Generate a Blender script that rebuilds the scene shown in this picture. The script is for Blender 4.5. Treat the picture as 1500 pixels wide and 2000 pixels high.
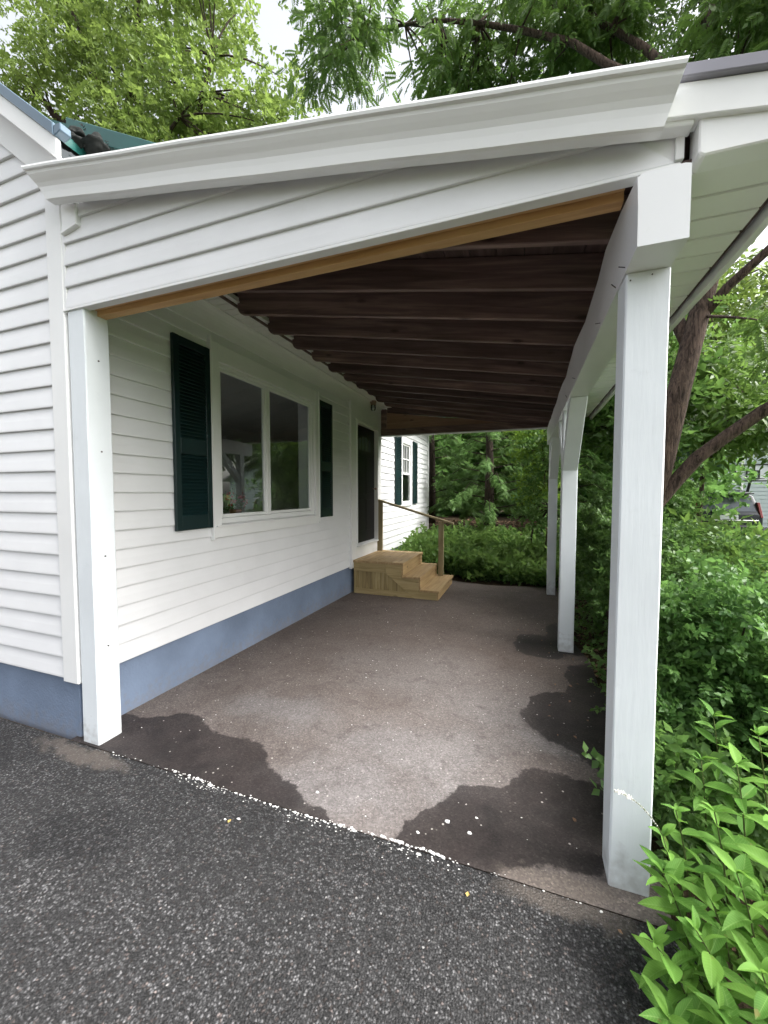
import bpy, bmesh, math, random
import numpy as np
from mathutils import Vector, Matrix

for o in list(bpy.data.objects):
    bpy.data.objects.remove(o)
scene = bpy.context.scene
COL = scene.collection
R = math.radians
random.seed(7)
rng = np.random.default_rng(11)

# ------------------------------------------------------------------ camera
YAW, PITCH, EYE = R(19.8), R(2.75), 1.6
cam_d = bpy.data.cameras.new('camera')
cam = bpy.data.objects.new('camera', cam_d)
COL.objects.link(cam)
fw = Vector((-math.sin(YAW)*math.cos(PITCH), math.cos(YAW)*math.cos(PITCH), -math.sin(PITCH)))
rt = Vector((math.cos(YAW), math.sin(YAW), 0))
up = rt.cross(fw)
cam.matrix_world = Matrix(((rt.x, up.x, -fw.x, 0), (rt.y, up.y, -fw.y, 0), (rt.z, up.z, -fw.z, EYE), (0, 0, 0, 1)))
cam_d.sensor_fit = 'VERTICAL'
cam_d.sensor_height = 36
cam_d.sensor_width = 27
cam_d.lens = 765/2000*36
cam_d.clip_start = 0.02
cam_d.clip_end = 1500
scene.camera = cam

# ------------------------------------------------------------------ world, sun, exposure
SUN_EL, SUN_AZ = R(46), R(86)      # azimuth clockwise from +Y
world = bpy.data.worlds.new('World')
scene.world = world
world.use_nodes = True
wn = world.node_tree
wn.nodes.clear()
sky = wn.nodes.new('ShaderNodeTexSky')
sky.sky_type = 'NISHITA'
sky.sun_disc = False
sky.sun_elevation = SUN_EL
sky.sun_rotation = SUN_AZ
sky.air_density = 1.2
sky.dust_density = 6
sky.ozone_density = 1
hs = wn.nodes.new('ShaderNodeHueSaturation')
hs.inputs['Saturation'].default_value = 0.24
bgn = wn.nodes.new('ShaderNodeBackground')
bgn.inputs['Strength'].default_value = 0.12
wo = wn.nodes.new('ShaderNodeOutputWorld')
wn.links.new(sky.outputs[0], hs.inputs['Color'])
wn.links.new(hs.outputs[0], bgn.inputs['Color'])
wn.links.new(bgn.outputs[0], wo.inputs['Surface'])

sun_d = bpy.data.lights.new('sun', 'SUN')
sun_d.energy = 1.5
sun_d.angle = R(35)
sun_d.color = (1.0, 0.985, 0.96)
sun = bpy.data.objects.new('sun', sun_d)
COL.objects.link(sun)
sdir = Vector((math.sin(SUN_AZ)*math.cos(SUN_EL), math.cos(SUN_AZ)*math.cos(SUN_EL), math.sin(SUN_EL)))
sun.rotation_euler = (-sdir).to_track_quat('-Z', 'Y').to_euler()
sun.location = (0, -5, 12)

vs = scene.view_settings
vs.view_transform = 'Standard'
vs.look = 'None'
vs.gamma = 1
vs.exposure = 1.9
vs.use_curve_mapping = False
scene.cycles.max_bounces = 10
scene.cycles.diffuse_bounces = 5
scene.cycles.use_adaptive_sampling = True
scene.cycles.adaptive_threshold = 0.025
scene.cycles.transmission_bounces = 5
scene.cycles.glossy_bounces = 3
scene.cycles.transparent_max_bounces = 6

# ------------------------------------------------------------------ material helpers
class NT:
    def __init__(self, name, rough=0.6, spec=0.4):
        self.m = bpy.data.materials.new(name)
        self.m.use_nodes = True
        self.t = self.m.node_tree
        self.b = self.t.nodes['Principled BSDF']
        self.b.inputs['Roughness'].default_value = rough
        self.b.inputs['Specular IOR Level'].default_value = spec
        self.tc = self.t.nodes.new('ShaderNodeTexCoord')
    def n(self, kind, **kw):
        nd = self.t.nodes.new(kind)
        for k, v in kw.items():
            setattr(nd, k, v)
        return nd
    def l(self, a, b):
        self.t.links.new(a, b)
    def coord(self, scale=(1, 1, 1), rnd=False):
        mp = self.n('ShaderNodeMapping')
        mp.inputs['Scale'].default_value = scale
        self.l(getattr(self, 'src', None) or self.tc.outputs['Object'], mp.inputs['Vector'])
        if rnd:
            oi = self.n('ShaderNodeObjectInfo')
            mm = self.n('ShaderNodeMath', operation='MULTIPLY')
            mm.inputs[1].default_value = 37.0
            self.l(oi.outputs['Random'], mm.inputs[0])
            self.l(mm.outputs[0], mp.inputs['Location'])
        return mp.outputs[0]
    def noise(self, co, scale, detail=4, rough=0.55, dist=0.0):
        nz = self.n('ShaderNodeTexNoise')
        nz.inputs['Scale'].default_value = scale
        nz.inputs['Detail'].default_value = detail
        nz.inputs['Roughness'].default_value = rough
        nz.inputs['Distortion'].default_value = dist
        self.l(co, nz.inputs['Vector'])
        return nz.outputs['Fac']
    def ramp(self, fac, stops):
        r = self.n('ShaderNodeValToRGB')
        cr = r.color_ramp
        while len(cr.elements) < len(stops):
            cr.elements.new(0.5)
        for e, (p, c) in zip(cr.elements, stops):
            e.position = p
            e.color = (c, c, c, 1) if isinstance(c, (int, float)) else (*c, 1)
        self.l(fac, r.inputs[0])
        return r.outputs[0]
    def mix(self, fac, a, b, mode='MIX'):
        mx = self.n('ShaderNodeMix', data_type='RGBA', blend_type=mode)
        for inp, v in ((mx.inputs[0], fac), (mx.inputs[6], a), (mx.inputs[7], b)):
            if hasattr(v, 'links') or hasattr(v, 'is_linked'):
                self.l(v, inp)
            elif isinstance(v, (int, float)):
                inp.default_value = v
            else:
                inp.default_value = (*v, 1)
        return mx.outputs[2]
    def math(self, op, a, b=None, c=None, clamp=False):
        m = self.n('ShaderNodeMath', operation=op)
        m.use_clamp = clamp
        for i, v in enumerate((a, b, c)):
            if v is None:
                continue
            if isinstance(v, (int, float)):
                m.inputs[i].default_value = v
            else:
                self.l(v, m.inputs[i])
        return m.outputs[0]
    def color(self, c):
        if isinstance(c, tuple):
            self.b.inputs['Base Color'].default_value = (*c, 1)
        else:
            self.l(c, self.b.inputs['Base Color'])
    def bump(self, h, strength=0.3, dist=0.01):
        bp = self.n('ShaderNodeBump')
        bp.inputs['Strength'].default_value = strength
        bp.inputs['Distance'].default_value = dist
        self.l(h, bp.inputs['Height'])
        self.l(bp.outputs[0], self.b.inputs['Normal'])

def paint(name, col, var=0.06, rough=0.5, bump=0.15, scale=(1, 1, 1), dirt=0.25, dirtcol=(0.42, 0.38, 0.3)):
    k = NT(name, rough)
    co = k.coord((1, 1, 1), True)
    cs = k.coord(scale, True)
    f = k.noise(co, 2.2, 5)
    c = k.mix(k.ramp(f, [(0.3, 0.0), (0.7, 1.0)]), tuple(x*(1-var) for x in col), tuple(min(1, x*(1+var*0.5)) for x in col))
    d = k.ramp(k.noise(co, 9, 6, 0.7), [(0.62, 0.0), (0.8, 1.0)])
    c = k.mix(k.math('MULTIPLY', d, dirt), c, dirtcol)
    k.color(c)
    k.bump(k.noise(cs, 60, 3), bump, 0.003)
    return k.m

def wood(name, cols, axis, rough=0.65, scale=1.0, knots=True, bump=0.25, tilt=0.0, vary=0.0):
    k = NT(name, rough)
    if tilt:
        mt = k.n('ShaderNodeMapping')
        mt.inputs['Rotation'].default_value = (0, tilt, 0)
        k.l(k.tc.outputs['Object'], mt.inputs['Vector'])
        k.src = mt.outputs[0]
    sc = [14*scale]*3
    sc[axis] = 0.9*scale
    co = k.coord(tuple(sc), True)
    f = k.noise(co, 1.6, 6, 0.6, 0.6)
    c = k.ramp(f, [(0.25, cols[0]), (0.5, cols[1]), (0.75, cols[2])])
    if knots:
        s2 = [9, 9, 9]
        s2[axis] = 3.2
        vo = k.n('ShaderNodeTexVoronoi')
        vo.inputs['Scale'].default_value = 0.9
        k.l(k.coord(tuple(s2), True), vo.inputs['Vector'])
        kn = k.ramp(vo.outputs['Distance'], [(0.07, 1.0), (0.16, 0.0)])
        c = k.mix(k.math('MULTIPLY', kn, 0.7), c, tuple(x*0.35 for x in cols[0]))
    g = k.noise(k.coord((1, 1, 1), True), 1.3, 4)
    c = k.mix(k.ramp(g, [(0.35, 0.0), (0.75, 0.45)]), c, tuple(x*0.7 for x in cols[1]))
    if vary:
        oi = k.n('ShaderNodeObjectInfo')
        c = k.mix(1.0, c, k.ramp(oi.outputs['Random'], [(0.0, 1-vary), (1.0, 1+vary)]), 'MULTIPLY')
    k.color(c)
    k.bump(f, bump, 0.004)
    return k.m

M = {}
M['vinyl'] = paint('vinyl_siding', (0.76, 0.765, 0.775), 0.05, 0.42, 0.05, dirt=0.14)
M['vinyl_far'] = M['vinyl']
M['trim'] = paint('white_trim', (0.80, 0.805, 0.80), 0.04, 0.38, 0.04, dirt=0.16)
M['soffit'] = paint('soffit_vinyl', (0.78, 0.785, 0.76), 0.04, 0.45, 0.04, dirt=0.15)
M['post'] = paint('painted_post', (0.72, 0.76, 0.785), 0.06, 0.5, 0.3, (1, 1, 0.12), dirt=0.2, dirtcol=(0.4, 0.42, 0.42))
def post_dirt(m):
    t = m.node_tree
    b_ = t.nodes['Principled BSDF']
    src = b_.inputs['Base Color'].links[0].from_socket
    g = t.nodes.new('ShaderNodeNewGeometry'); sp = t.nodes.new('ShaderNodeSeparateXYZ')
    t.links.new(g.outputs['Position'], sp.inputs[0])
    nz = t.nodes.new('ShaderNodeTexNoise'); nz.inputs['Scale'].default_value = 22; nz.inputs['Detail'].default_value = 6
    t.links.new(g.outputs['Position'], nz.inputs['Vector'])
    ma = t.nodes.new('ShaderNodeMath'); ma.operation = 'MULTIPLY_ADD'
    t.links.new(nz.outputs['Fac'], ma.inputs[0]); ma.inputs[1].default_value = -0.55; t.links.new(sp.outputs[2], ma.inputs[2])
    mr = t.nodes.new('ShaderNodeMapRange')
    mr.inputs['From Min'].default_value = -0.32; mr.inputs['From Max'].default_value = -0.14
    mr.inputs['To Min'].default_value = 0.35; mr.inputs['To Max'].default_value = 0.0
    t.links.new(ma.outputs[0], mr.inputs['Value'])
    mx = t.nodes.new('ShaderNodeMix'); mx.data_type = 'RGBA'
    t.links.new(mr.outputs[0], mx.inputs[0]); t.links.new(src, mx.inputs[6]); mx.inputs[7].default_value = (0.2, 0.17, 0.14, 1)
    t.links.new(mx.outputs[2], b_.inputs['Base Color'])
post_dirt(M['post'])
M['wrap'] = paint('aluminium_wrap', (0.74, 0.75, 0.76), 0.04, 0.33, 0.05, dirt=0.12)
M['found'] = paint('blue_foundation', (0.17, 0.22, 0.31), 0.22, 0.55, 0.9, dirt=0.25, dirtcol=(0.26, 0.3, 0.36))
post_dirt(M['found'])
M['rafter'] = wood('dark_stained_rafter', [(0.05, 0.031, 0.027), (0.135, 0.087, 0.076), (0.27, 0.185, 0.16)], 0, tilt=-math.atan(0.165), vary=0.35)
M['deck'] = wood('dark_stained_deck', [(0.04, 0.025, 0.022), (0.085, 0.055, 0.048), (0.16, 0.108, 0.094)], 1)
M['plywood'] = wood('brown_plywood', [(0.18, 0.10, 0.065), (0.32, 0.195, 0.13), (0.44, 0.29, 0.2)], 0)
M['pine'] = wood('new_pine', [(0.42, 0.23, 0.09), (0.58, 0.35, 0.155), (0.66, 0.44, 0.23)], 0)
M['treat_y'] = wood('treated_pine_y', [(0.25, 0.155, 0.068), (0.43, 0.295, 0.145), (0.54, 0.395, 0.21)], 1)
M['treat_x'] = wood('treated_pine_x', [(0.22, 0.16, 0.068), (0.41, 0.31, 0.145), (0.53, 0.41, 0.215)], 0)
M['treat_z'] = wood('treated_pine_z', [(0.075, 0.048, 0.02), (0.36, 0.27, 0.12), (0.52, 0.42, 0.22)], 2)
M['treat_old'] = wood('weathered_rail', [(0.2, 0.165, 0.085), (0.29, 0.24, 0.13), (0.38, 0.315, 0.18)], 2)
M['shutter'] = paint('green_shutter', (0.007, 0.023, 0.024), 0.15, 0.35, 0.1, dirt=0.06, dirtcol=(0.05, 0.09, 0.09))
M['door'] = paint('black_door', (0.012, 0.011, 0.012), 0.1, 0.4, 0.05, dirt=0.02)
M['door'].node_tree.nodes['Principled BSDF'].inputs['Specular IOR Level'].default_value = 0.15
M['teal'] = paint('green_metal_roof', (0.012, 0.085, 0.075), 0.12, 0.3, 0.02, dirt=0.1)
M['bluemetal'] = paint('blue_metal_edge', (0.105, 0.16, 0.215), 0.1, 0.28, 0.02, dirt=0.1)
M['drip'] = paint('grey_drip_edge', (0.24, 0.235, 0.27), 0.1, 0.3, 0.02, dirt=0.1)
M['shingle'] = paint('dark_roofing', (0.04, 0.038, 0.036), 0.3, 0.9, 0.6)
M['room'] = paint('room_wall', (0.62, 0.62, 0.57), 0.05, 0.8, 0.02, dirt=0.0)
M['black'] = paint('black_debris', (0.006, 0.008, 0.007), 0.3, 0.9, 0.5, dirt=0.0)
M['steel'] = paint('nail_steel', (0.06, 0.05, 0.05), 0.2, 0.4, 0.0, dirt=0.0)
M['lampmetal'] = paint('lamp_metal', (0.32, 0.22, 0.17), 0.2, 0.4, 0.1)
M['white_chip'] = paint('white_paint_chip', (0.78, 0.77, 0.74), 0.1, 0.7, 0.3, dirt=0.2)
M['rubber'] = paint('tyre_rubber', (0.015, 0.015, 0.015), 0.1, 0.8, 0.2, dirt=0.0)
M['carpaint'] = paint('dark_car_paint', (0.025, 0.028, 0.033), 0.05, 0.18, 0.0, dirt=0.0)
M['carglass'] = paint('car_glass', (0.10, 0.11, 0.13), 0.05, 0.06, 0.0, dirt=0.0)
M['chrome'] = paint('bright_metal', (0.6, 0.6, 0.6), 0.05, 0.25, 0.0, dirt=0.0)
M['chrome'].node_tree.nodes['Principled BSDF'].inputs['Metallic'].default_value = 0.9
M['tail'] = paint('tail_light', (0.2, 0.04, 0.04), 0.1, 0.15, 0.0, dirt=0.0)
M['farwall'] = paint('grey_green_siding', (0.46, 0.53, 0.52), 0.05, 0.6, 0.05)
M['farroof'] = paint('grey_roof', (0.30, 0.28, 0.28), 0.15, 0.8, 0.3)
M['hoop'] = paint('hoop_black', (0.02, 0.02, 0.022), 0.1, 0.5, 0.0)
M['red'] = paint('red_petals', (0.6, 0.03, 0.03), 0.2, 0.6, 0.0, dirt=0)
M['pot'] = paint('clay_pot', (0.3, 0.12, 0.07), 0.2, 0.8, 0.2)
M['yellow'] = paint('yellow_leaf', (0.5, 0.36, 0.12), 0.2, 0.6, 0.1, dirt=0.1)
M['board'] = paint('backboard', (0.6, 0.63, 0.64), 0.04, 0.2, 0.0, dirt=0.0)

def glass_mat():
    k = NT('window_glass')
    t = k.t
    t.nodes.remove(k.b)
    g = k.n('ShaderNodeBsdfGlossy'); g.inputs['Roughness'].default_value = 0.004
    g.inputs['Color'].default_value = (0.95, 1, 0.97, 1)
    tr = k.n('ShaderNodeBsdfTransparent'); tr.inputs['Color'].default_value = (0.78, 0.82, 0.8, 1)
    fr = k.n('ShaderNodeFresnel'); fr.inputs['IOR'].default_value = 2.35
    mx = k.n('ShaderNodeMixShader')
    k.l(fr.outputs[0], mx.inputs[0]); k.l(tr.outputs[0], mx.inputs[1]); k.l(g.outputs[0], mx.inputs[2])
    k.l(mx.outputs[0], t.nodes['Material Output'].inputs['Surface'])
    return k.m
M['glass'] = glass_mat()

def bark(name, c0, c1):
    k = NT(name, 0.9, 0.2)
    co = k.coord((1, 1, 0.18))
    f = k.noise(co, 38, 6, 0.65, 0.8)
    k.color(k.ramp(f, [(0.35, c0), (0.62, c1)]))
    k.bump(f, 0.9, 0.03)
    return k.m
M['bark'] = bark('brown_bark', (0.022, 0.015, 0.012), (0.12, 0.083, 0.065))
M['bark_dark'] = bark('dark_bark', (0.018, 0.014, 0.011), (0.07, 0.05, 0.04))
M['stem'] = bark('green_stem', (0.05, 0.075, 0.02), (0.10, 0.13, 0.04))

def leafmat(name, c0, c1, trans=0.35, rough=0.45, spot=None):
    k = NT(name, rough, 0.35)
    geo = k.n('ShaderNodeNewGeometry')
    oi = k.n('ShaderNodeObjectInfo')
    f = k.math('ADD', geo.outputs['Random Per Island'], oi.outputs['Random'])
    f = k.math('FRACT', f)
    nz = k.noise(k.coord(), 1.4, 3)
    f2 = k.math('ADD', k.math('MULTIPLY', f, 0.55), k.math('MULTIPLY', k.ramp(nz, [(0.3, 0.0), (0.7, 1.0)]), 0.45))
    c = k.mix(f2, c0, c1)
    if spot:
        c = k.mix(k.ramp(f, [(0.955, 0.0), (0.975, 1.0)]), c, spot)
    k.color(c)
    tl = k.n('ShaderNodeBsdfTranslucent')
    c2 = k.mix(0.5, c, tuple(min(1, x*1.5) for x in c1))
    k.l(c2, tl.inputs['Color'])
    mx = k.n('ShaderNodeMixShader')
    mx.inputs[0].default_value = trans
    out = k.t.nodes['Material Output']
    k.l(k.b.outputs[0], mx.inputs[1]); k.l(tl.outputs[0], mx.inputs[2]); k.l(mx.outputs[0], out.inputs['Surface'])
    return k.m
M['lf_locust'] = leafmat('locust_leaves', (0.05, 0.11, 0.02), (0.14, 0.23, 0.05), 0.45)
M['lf_light'] = leafmat('light_leaves', (0.09, 0.16, 0.03), (0.22, 0.30, 0.07), 0.45)
M['lf_dark'] = leafmat('dark_leaves', (0.045, 0.11, 0.028), (0.13, 0.23, 0.055), 0.4)
M['lf_shrub'] = leafmat('shrub_leaves', (0.05, 0.13, 0.033), (0.15, 0.28, 0.07), 0.4)
M['lf_conif'] = leafmat('conifer_sprays', (0.06, 0.14, 0.035), (0.17, 0.29, 0.08), 0.4)
M['lf_pine'] = leafmat('pine_needles', (0.015, 0.05, 0.03), (0.05, 0.10, 0.05), 0.2)
M['lf_cover'] = leafmat('cover_leaves', (0.06, 0.145, 0.032), (0.2, 0.31, 0.08), 0.42)
M['lf_yellow'] = leafmat('sapling_leaves', (0.10, 0.19, 0.025), (0.2, 0.31, 0.045), 0.45)
M['lf_loose'] = leafmat('loosestrife_leaves', (0.055, 0.16, 0.025), (0.19, 0.36, 0.06), 0.35, 0.65)
M['lf_brown'] = leafmat('fallen_leaves', (0.10, 0.055, 0.03), (0.3, 0.19, 0.12), 0.1, 0.8)
def veins(m):
    t = m.node_tree
    b_ = t.nodes['Principled BSDF']
    src = b_.inputs['Base Color'].links[0].from_socket
    tc = t.nodes.new('ShaderNodeTexCoord'); sp = t.nodes.new('ShaderNodeSeparateXYZ')
    t.links.new(tc.outputs['Object'], sp.inputs[0])
    def mth(op, a, c=None):
        n = t.nodes.new('ShaderNodeMath'); n.operation = op
        for i, q in enumerate((a, c)):
            if q is None: continue
            if isinstance(q, float): n.inputs[i].default_value = q
            else: t.links.new(q, n.inputs[i])
        return n.outputs[0]
    ax = mth('ABSOLUTE', sp.outputs[0])
    mid = mth('SUBTRACT', 1.0, mth('MINIMUM', mth('DIVIDE', ax, 0.0016), 1.0))
    sv = mth('SINE', mth('MULTIPLY', mth('SUBTRACT', sp.outputs[1], mth('MULTIPLY', ax, 1.2)), 620.0))
    sv = mth('MULTIPLY', mth('MAXIMUM', mth('SUBTRACT', sv, 0.72), 0.0), 1.3)
    f = mth('MINIMUM', mth('ADD', mth('MULTIPLY', mid, 0.6), sv), 0.7)
    mx = t.nodes.new('ShaderNodeMix'); mx.data_type = 'RGBA'
    t.links.new(f, mx.inputs[0]); t.links.new(src, mx.inputs[6]); mx.inputs[7].default_value = (0.26, 0.42, 0.12, 1)
    nz = t.nodes.new('ShaderNodeTexNoise'); nz.inputs['Scale'].default_value = 38; nz.inputs['Detail'].default_value = 4
    g = t.nodes.new('ShaderNodeNewGeometry'); t.links.new(g.outputs['Position'], nz.inputs['Vector'])
    mr = t.nodes.new('ShaderNodeMapRange'); mr.inputs['From Min'].default_value = 0.68; mr.inputs['From Max'].default_value = 0.74
    mr.inputs['To Max'].default_value = 0.8
    t.links.new(nz.outputs['Fac'], mr.inputs['Value'])
    m2 = t.nodes.new('ShaderNodeMix'); m2.data_type = 'RGBA'
    t.links.new(mr.outputs[0], m2.inputs[0]); t.links.new(mx.outputs[2], m2.inputs[6]); m2.inputs[7].default_value = (0.22, 0.17, 0.06, 1)
    t.links.new(m2.outputs[2], b_.inputs['Base Color'])
    b_.inputs['Specular IOR Level'].default_value = 0.2
veins(M['lf_loose'])
M['petal'] = leafmat('white_petals', (0.6, 0.6, 0.55), (0.85, 0.85, 0.8), 0.3, 0.6)

# ---- asphalt
def ellipses(k, co, ells, nscale=5.0, namp=0.16):
    """mask 1 inside the union of soft, ragged ellipses given in metres"""
    nz = k.n('ShaderNodeTexNoise')
    nz.inputs['Scale'].default_value = nscale
    nz.inputs['Detail'].default_value = 6
    nz.inputs['Roughness'].default_value = 0.62
    k.l(co, nz.inputs['Vector'])
    sub = k.n('ShaderNodeVectorMath', operation='SUBTRACT')
    k.l(nz.outputs['Color'], sub.inputs[0]); sub.inputs[1].default_value = (0.5, 0.5, 0.5)
    sc = k.n('ShaderNodeVectorMath', operation='MULTIPLY')
    k.l(sub.outputs[0], sc.inputs[0]); sc.inputs[1].default_value = (namp*2, namp*2, 0)
    add = k.n('ShaderNodeVectorMath', operation='ADD')
    k.l(co, add.inputs[0]); k.l(sc.outputs[0], add.inputs[1])
    cur = None
    for (cx, cy, rx, ry) in ells:
        a = k.n('ShaderNodeVectorMath', operation='SUBTRACT')
        k.l(add.outputs[0], a.inputs[0]); a.inputs[1].default_value = (cx, cy, 0)
        b = k.n('ShaderNodeVectorMath', operation='MULTIPLY')
        k.l(a.outputs[0], b.inputs[0]); b.inputs[1].default_value = (1/rx, 1/ry, 0)
        ln = k.n('ShaderNodeVectorMath', operation='LENGTH')
        k.l(b.outputs[0], ln.inputs[0])
        cur = ln.outputs['Value'] if cur is None else k.math('SMOOTH_MIN', cur, ln.outputs['Value'], 0.32)
    return cur

def asphalt_drive():
    k = NT('driveway_asphalt', 0.85, 0.35)
    co = k.coord()
    big = k.noise(co, 0.8, 6, 0.65)
    def cells(scale):
        v = k.n('ShaderNodeTexVoronoi'); v.inputs['Scale'].default_value = scale
        nd = k.n('ShaderNodeTexNoise'); nd.inputs['Scale'].default_value = scale*0.9; nd.inputs['Detail'].default_value = 2
        k.l(co, nd.inputs['Vector'])
        ad = k.n('ShaderNodeVectorMath', operation='MULTIPLY_ADD')
        k.l(nd.outputs['Color'], ad.inputs[0]); ad.inputs[1].default_value = (0.7/scale,)*3; k.l(co, ad.inputs[2])
        k.l(ad.outputs[0], v.inputs['Vector'])
        sp = k.n('ShaderNodeSeparateColor'); k.l(v.outputs['Color'], sp.inputs[0])
        return v, sp
    v, sep = cells(112)
    v3, sep3 = cells(230)
    grain = k.math('POWER', sep.outputs[0], 3.4)
    edge = k.ramp(v.outputs['Distance'], [(0.25, 1.0), (0.62, 0.15)])
    lum = k.math('MULTIPLY', k.math('MULTIPLY', grain, edge), k.math('MULTIPLY', k.ramp(big, [(0.3, 0.06), (0.7, 0.26)]), k.ramp(k.noise(co, 4.5, 5, 0.65), [(0.3, 0.6), (0.7, 1.25)])))
    fine = k.math('MULTIPLY', k.math('POWER', sep3.outputs[0], 2.0), 0.032)
    lum = k.math('ADD', k.math('ADD', lum, fine), 0.010)
    cc = k.n('ShaderNodeCombineColor')
    k.l(lum, cc.inputs[0]); k.l(k.math('MULTIPLY', lum, 0.985), cc.inputs[1]); k.l(lum, cc.inputs[2])
    c = k.mix(k.math('MULTIPLY', k.ramp(sep.outputs[1], [(0.9, 0.0), (0.95, 1.0)]), 0.5), cc.outputs[0], k.mix(1.0, cc.outputs[0], (1.3, 0.95, 0.8), 'MULTIPLY'))
    v2, sep2 = cells(62)
    s2 = k.math('MULTIPLY', k.ramp(sep2.outputs[0], [(0.965, 0.0), (0.99, 0.8)]), k.ramp(v2.outputs['Distance'], [(0.2, 1.0), (0.34, 0.0)]))
    c = k.mix(s2, c, (0.36, 0.35, 0.34))
    wet = k.ramp(ellipses(k, co, [(-1.95, 1.18, 0.34, 0.16), (0.25, 1.42, 0.24, 0.13), (-3.3, 1.3, 0.5, 0.25)], 4, 0.2), [(0.5, 0.6), (1.1, 0.0)])
    c = k.mix(wet, c, k.mix(1.0, c, (0.35, 0.35, 0.37), 'MULTIPLY'))
    dusty = k.ramp(ellipses(k, co, [(0.16, 1.60, 0.30, 0.07), (-2.55, 1.56, 0.5, 0.06)], 7, 0.12), [(0.5, 0.7), (1.3, 0.0)])
    c = k.mix(dusty, c, (0.13, 0.11, 0.095))
    # hairline crack towards the front
    vc = k.n('ShaderNodeTexVoronoi', feature='DISTANCE_TO_EDGE'); vc.inputs['Scale'].default_value = 0.9
    nz = k.n('ShaderNodeTexNoise'); nz.inputs['Scale'].default_value = 4; nz.inputs['Detail'].default_value = 5
    k.l(co, nz.inputs['Vector'])
    ad = k.n('ShaderNodeVectorMath', operation='MULTIPLY_ADD')
    k.l(nz.outputs['Color'], ad.inputs[0]); ad.inputs[1].default_value = (0.25, 0.25, 0.0); k.l(co, ad.inputs[2])
    k.l(ad.outputs[0], vc.inputs['Vector'])
    crack = k.math('MULTIPLY', k.ramp(vc.outputs['Distance'], [(0.001, 1.0), (0.004, 0.0)]), k.ramp(k.noise(co, 1.5, 2), [(0.5, 0.0), (0.6, 0.7)]))
    c = k.mix(crack, c, (0.008, 0.008, 0.008))
    k.color(c)
    k.l(k.math('SUBTRACT', 0.9, k.math('MULTIPLY', grain, 0.3)), k.b.inputs['Roughness'])
    k.bump(k.math('ADD', k.math('MULTIPLY', v.outputs['Distance'], -0.9), k.math('MULTIPLY', grain, 0.6)), 1.0, 0.006)
    return k.m

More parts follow.
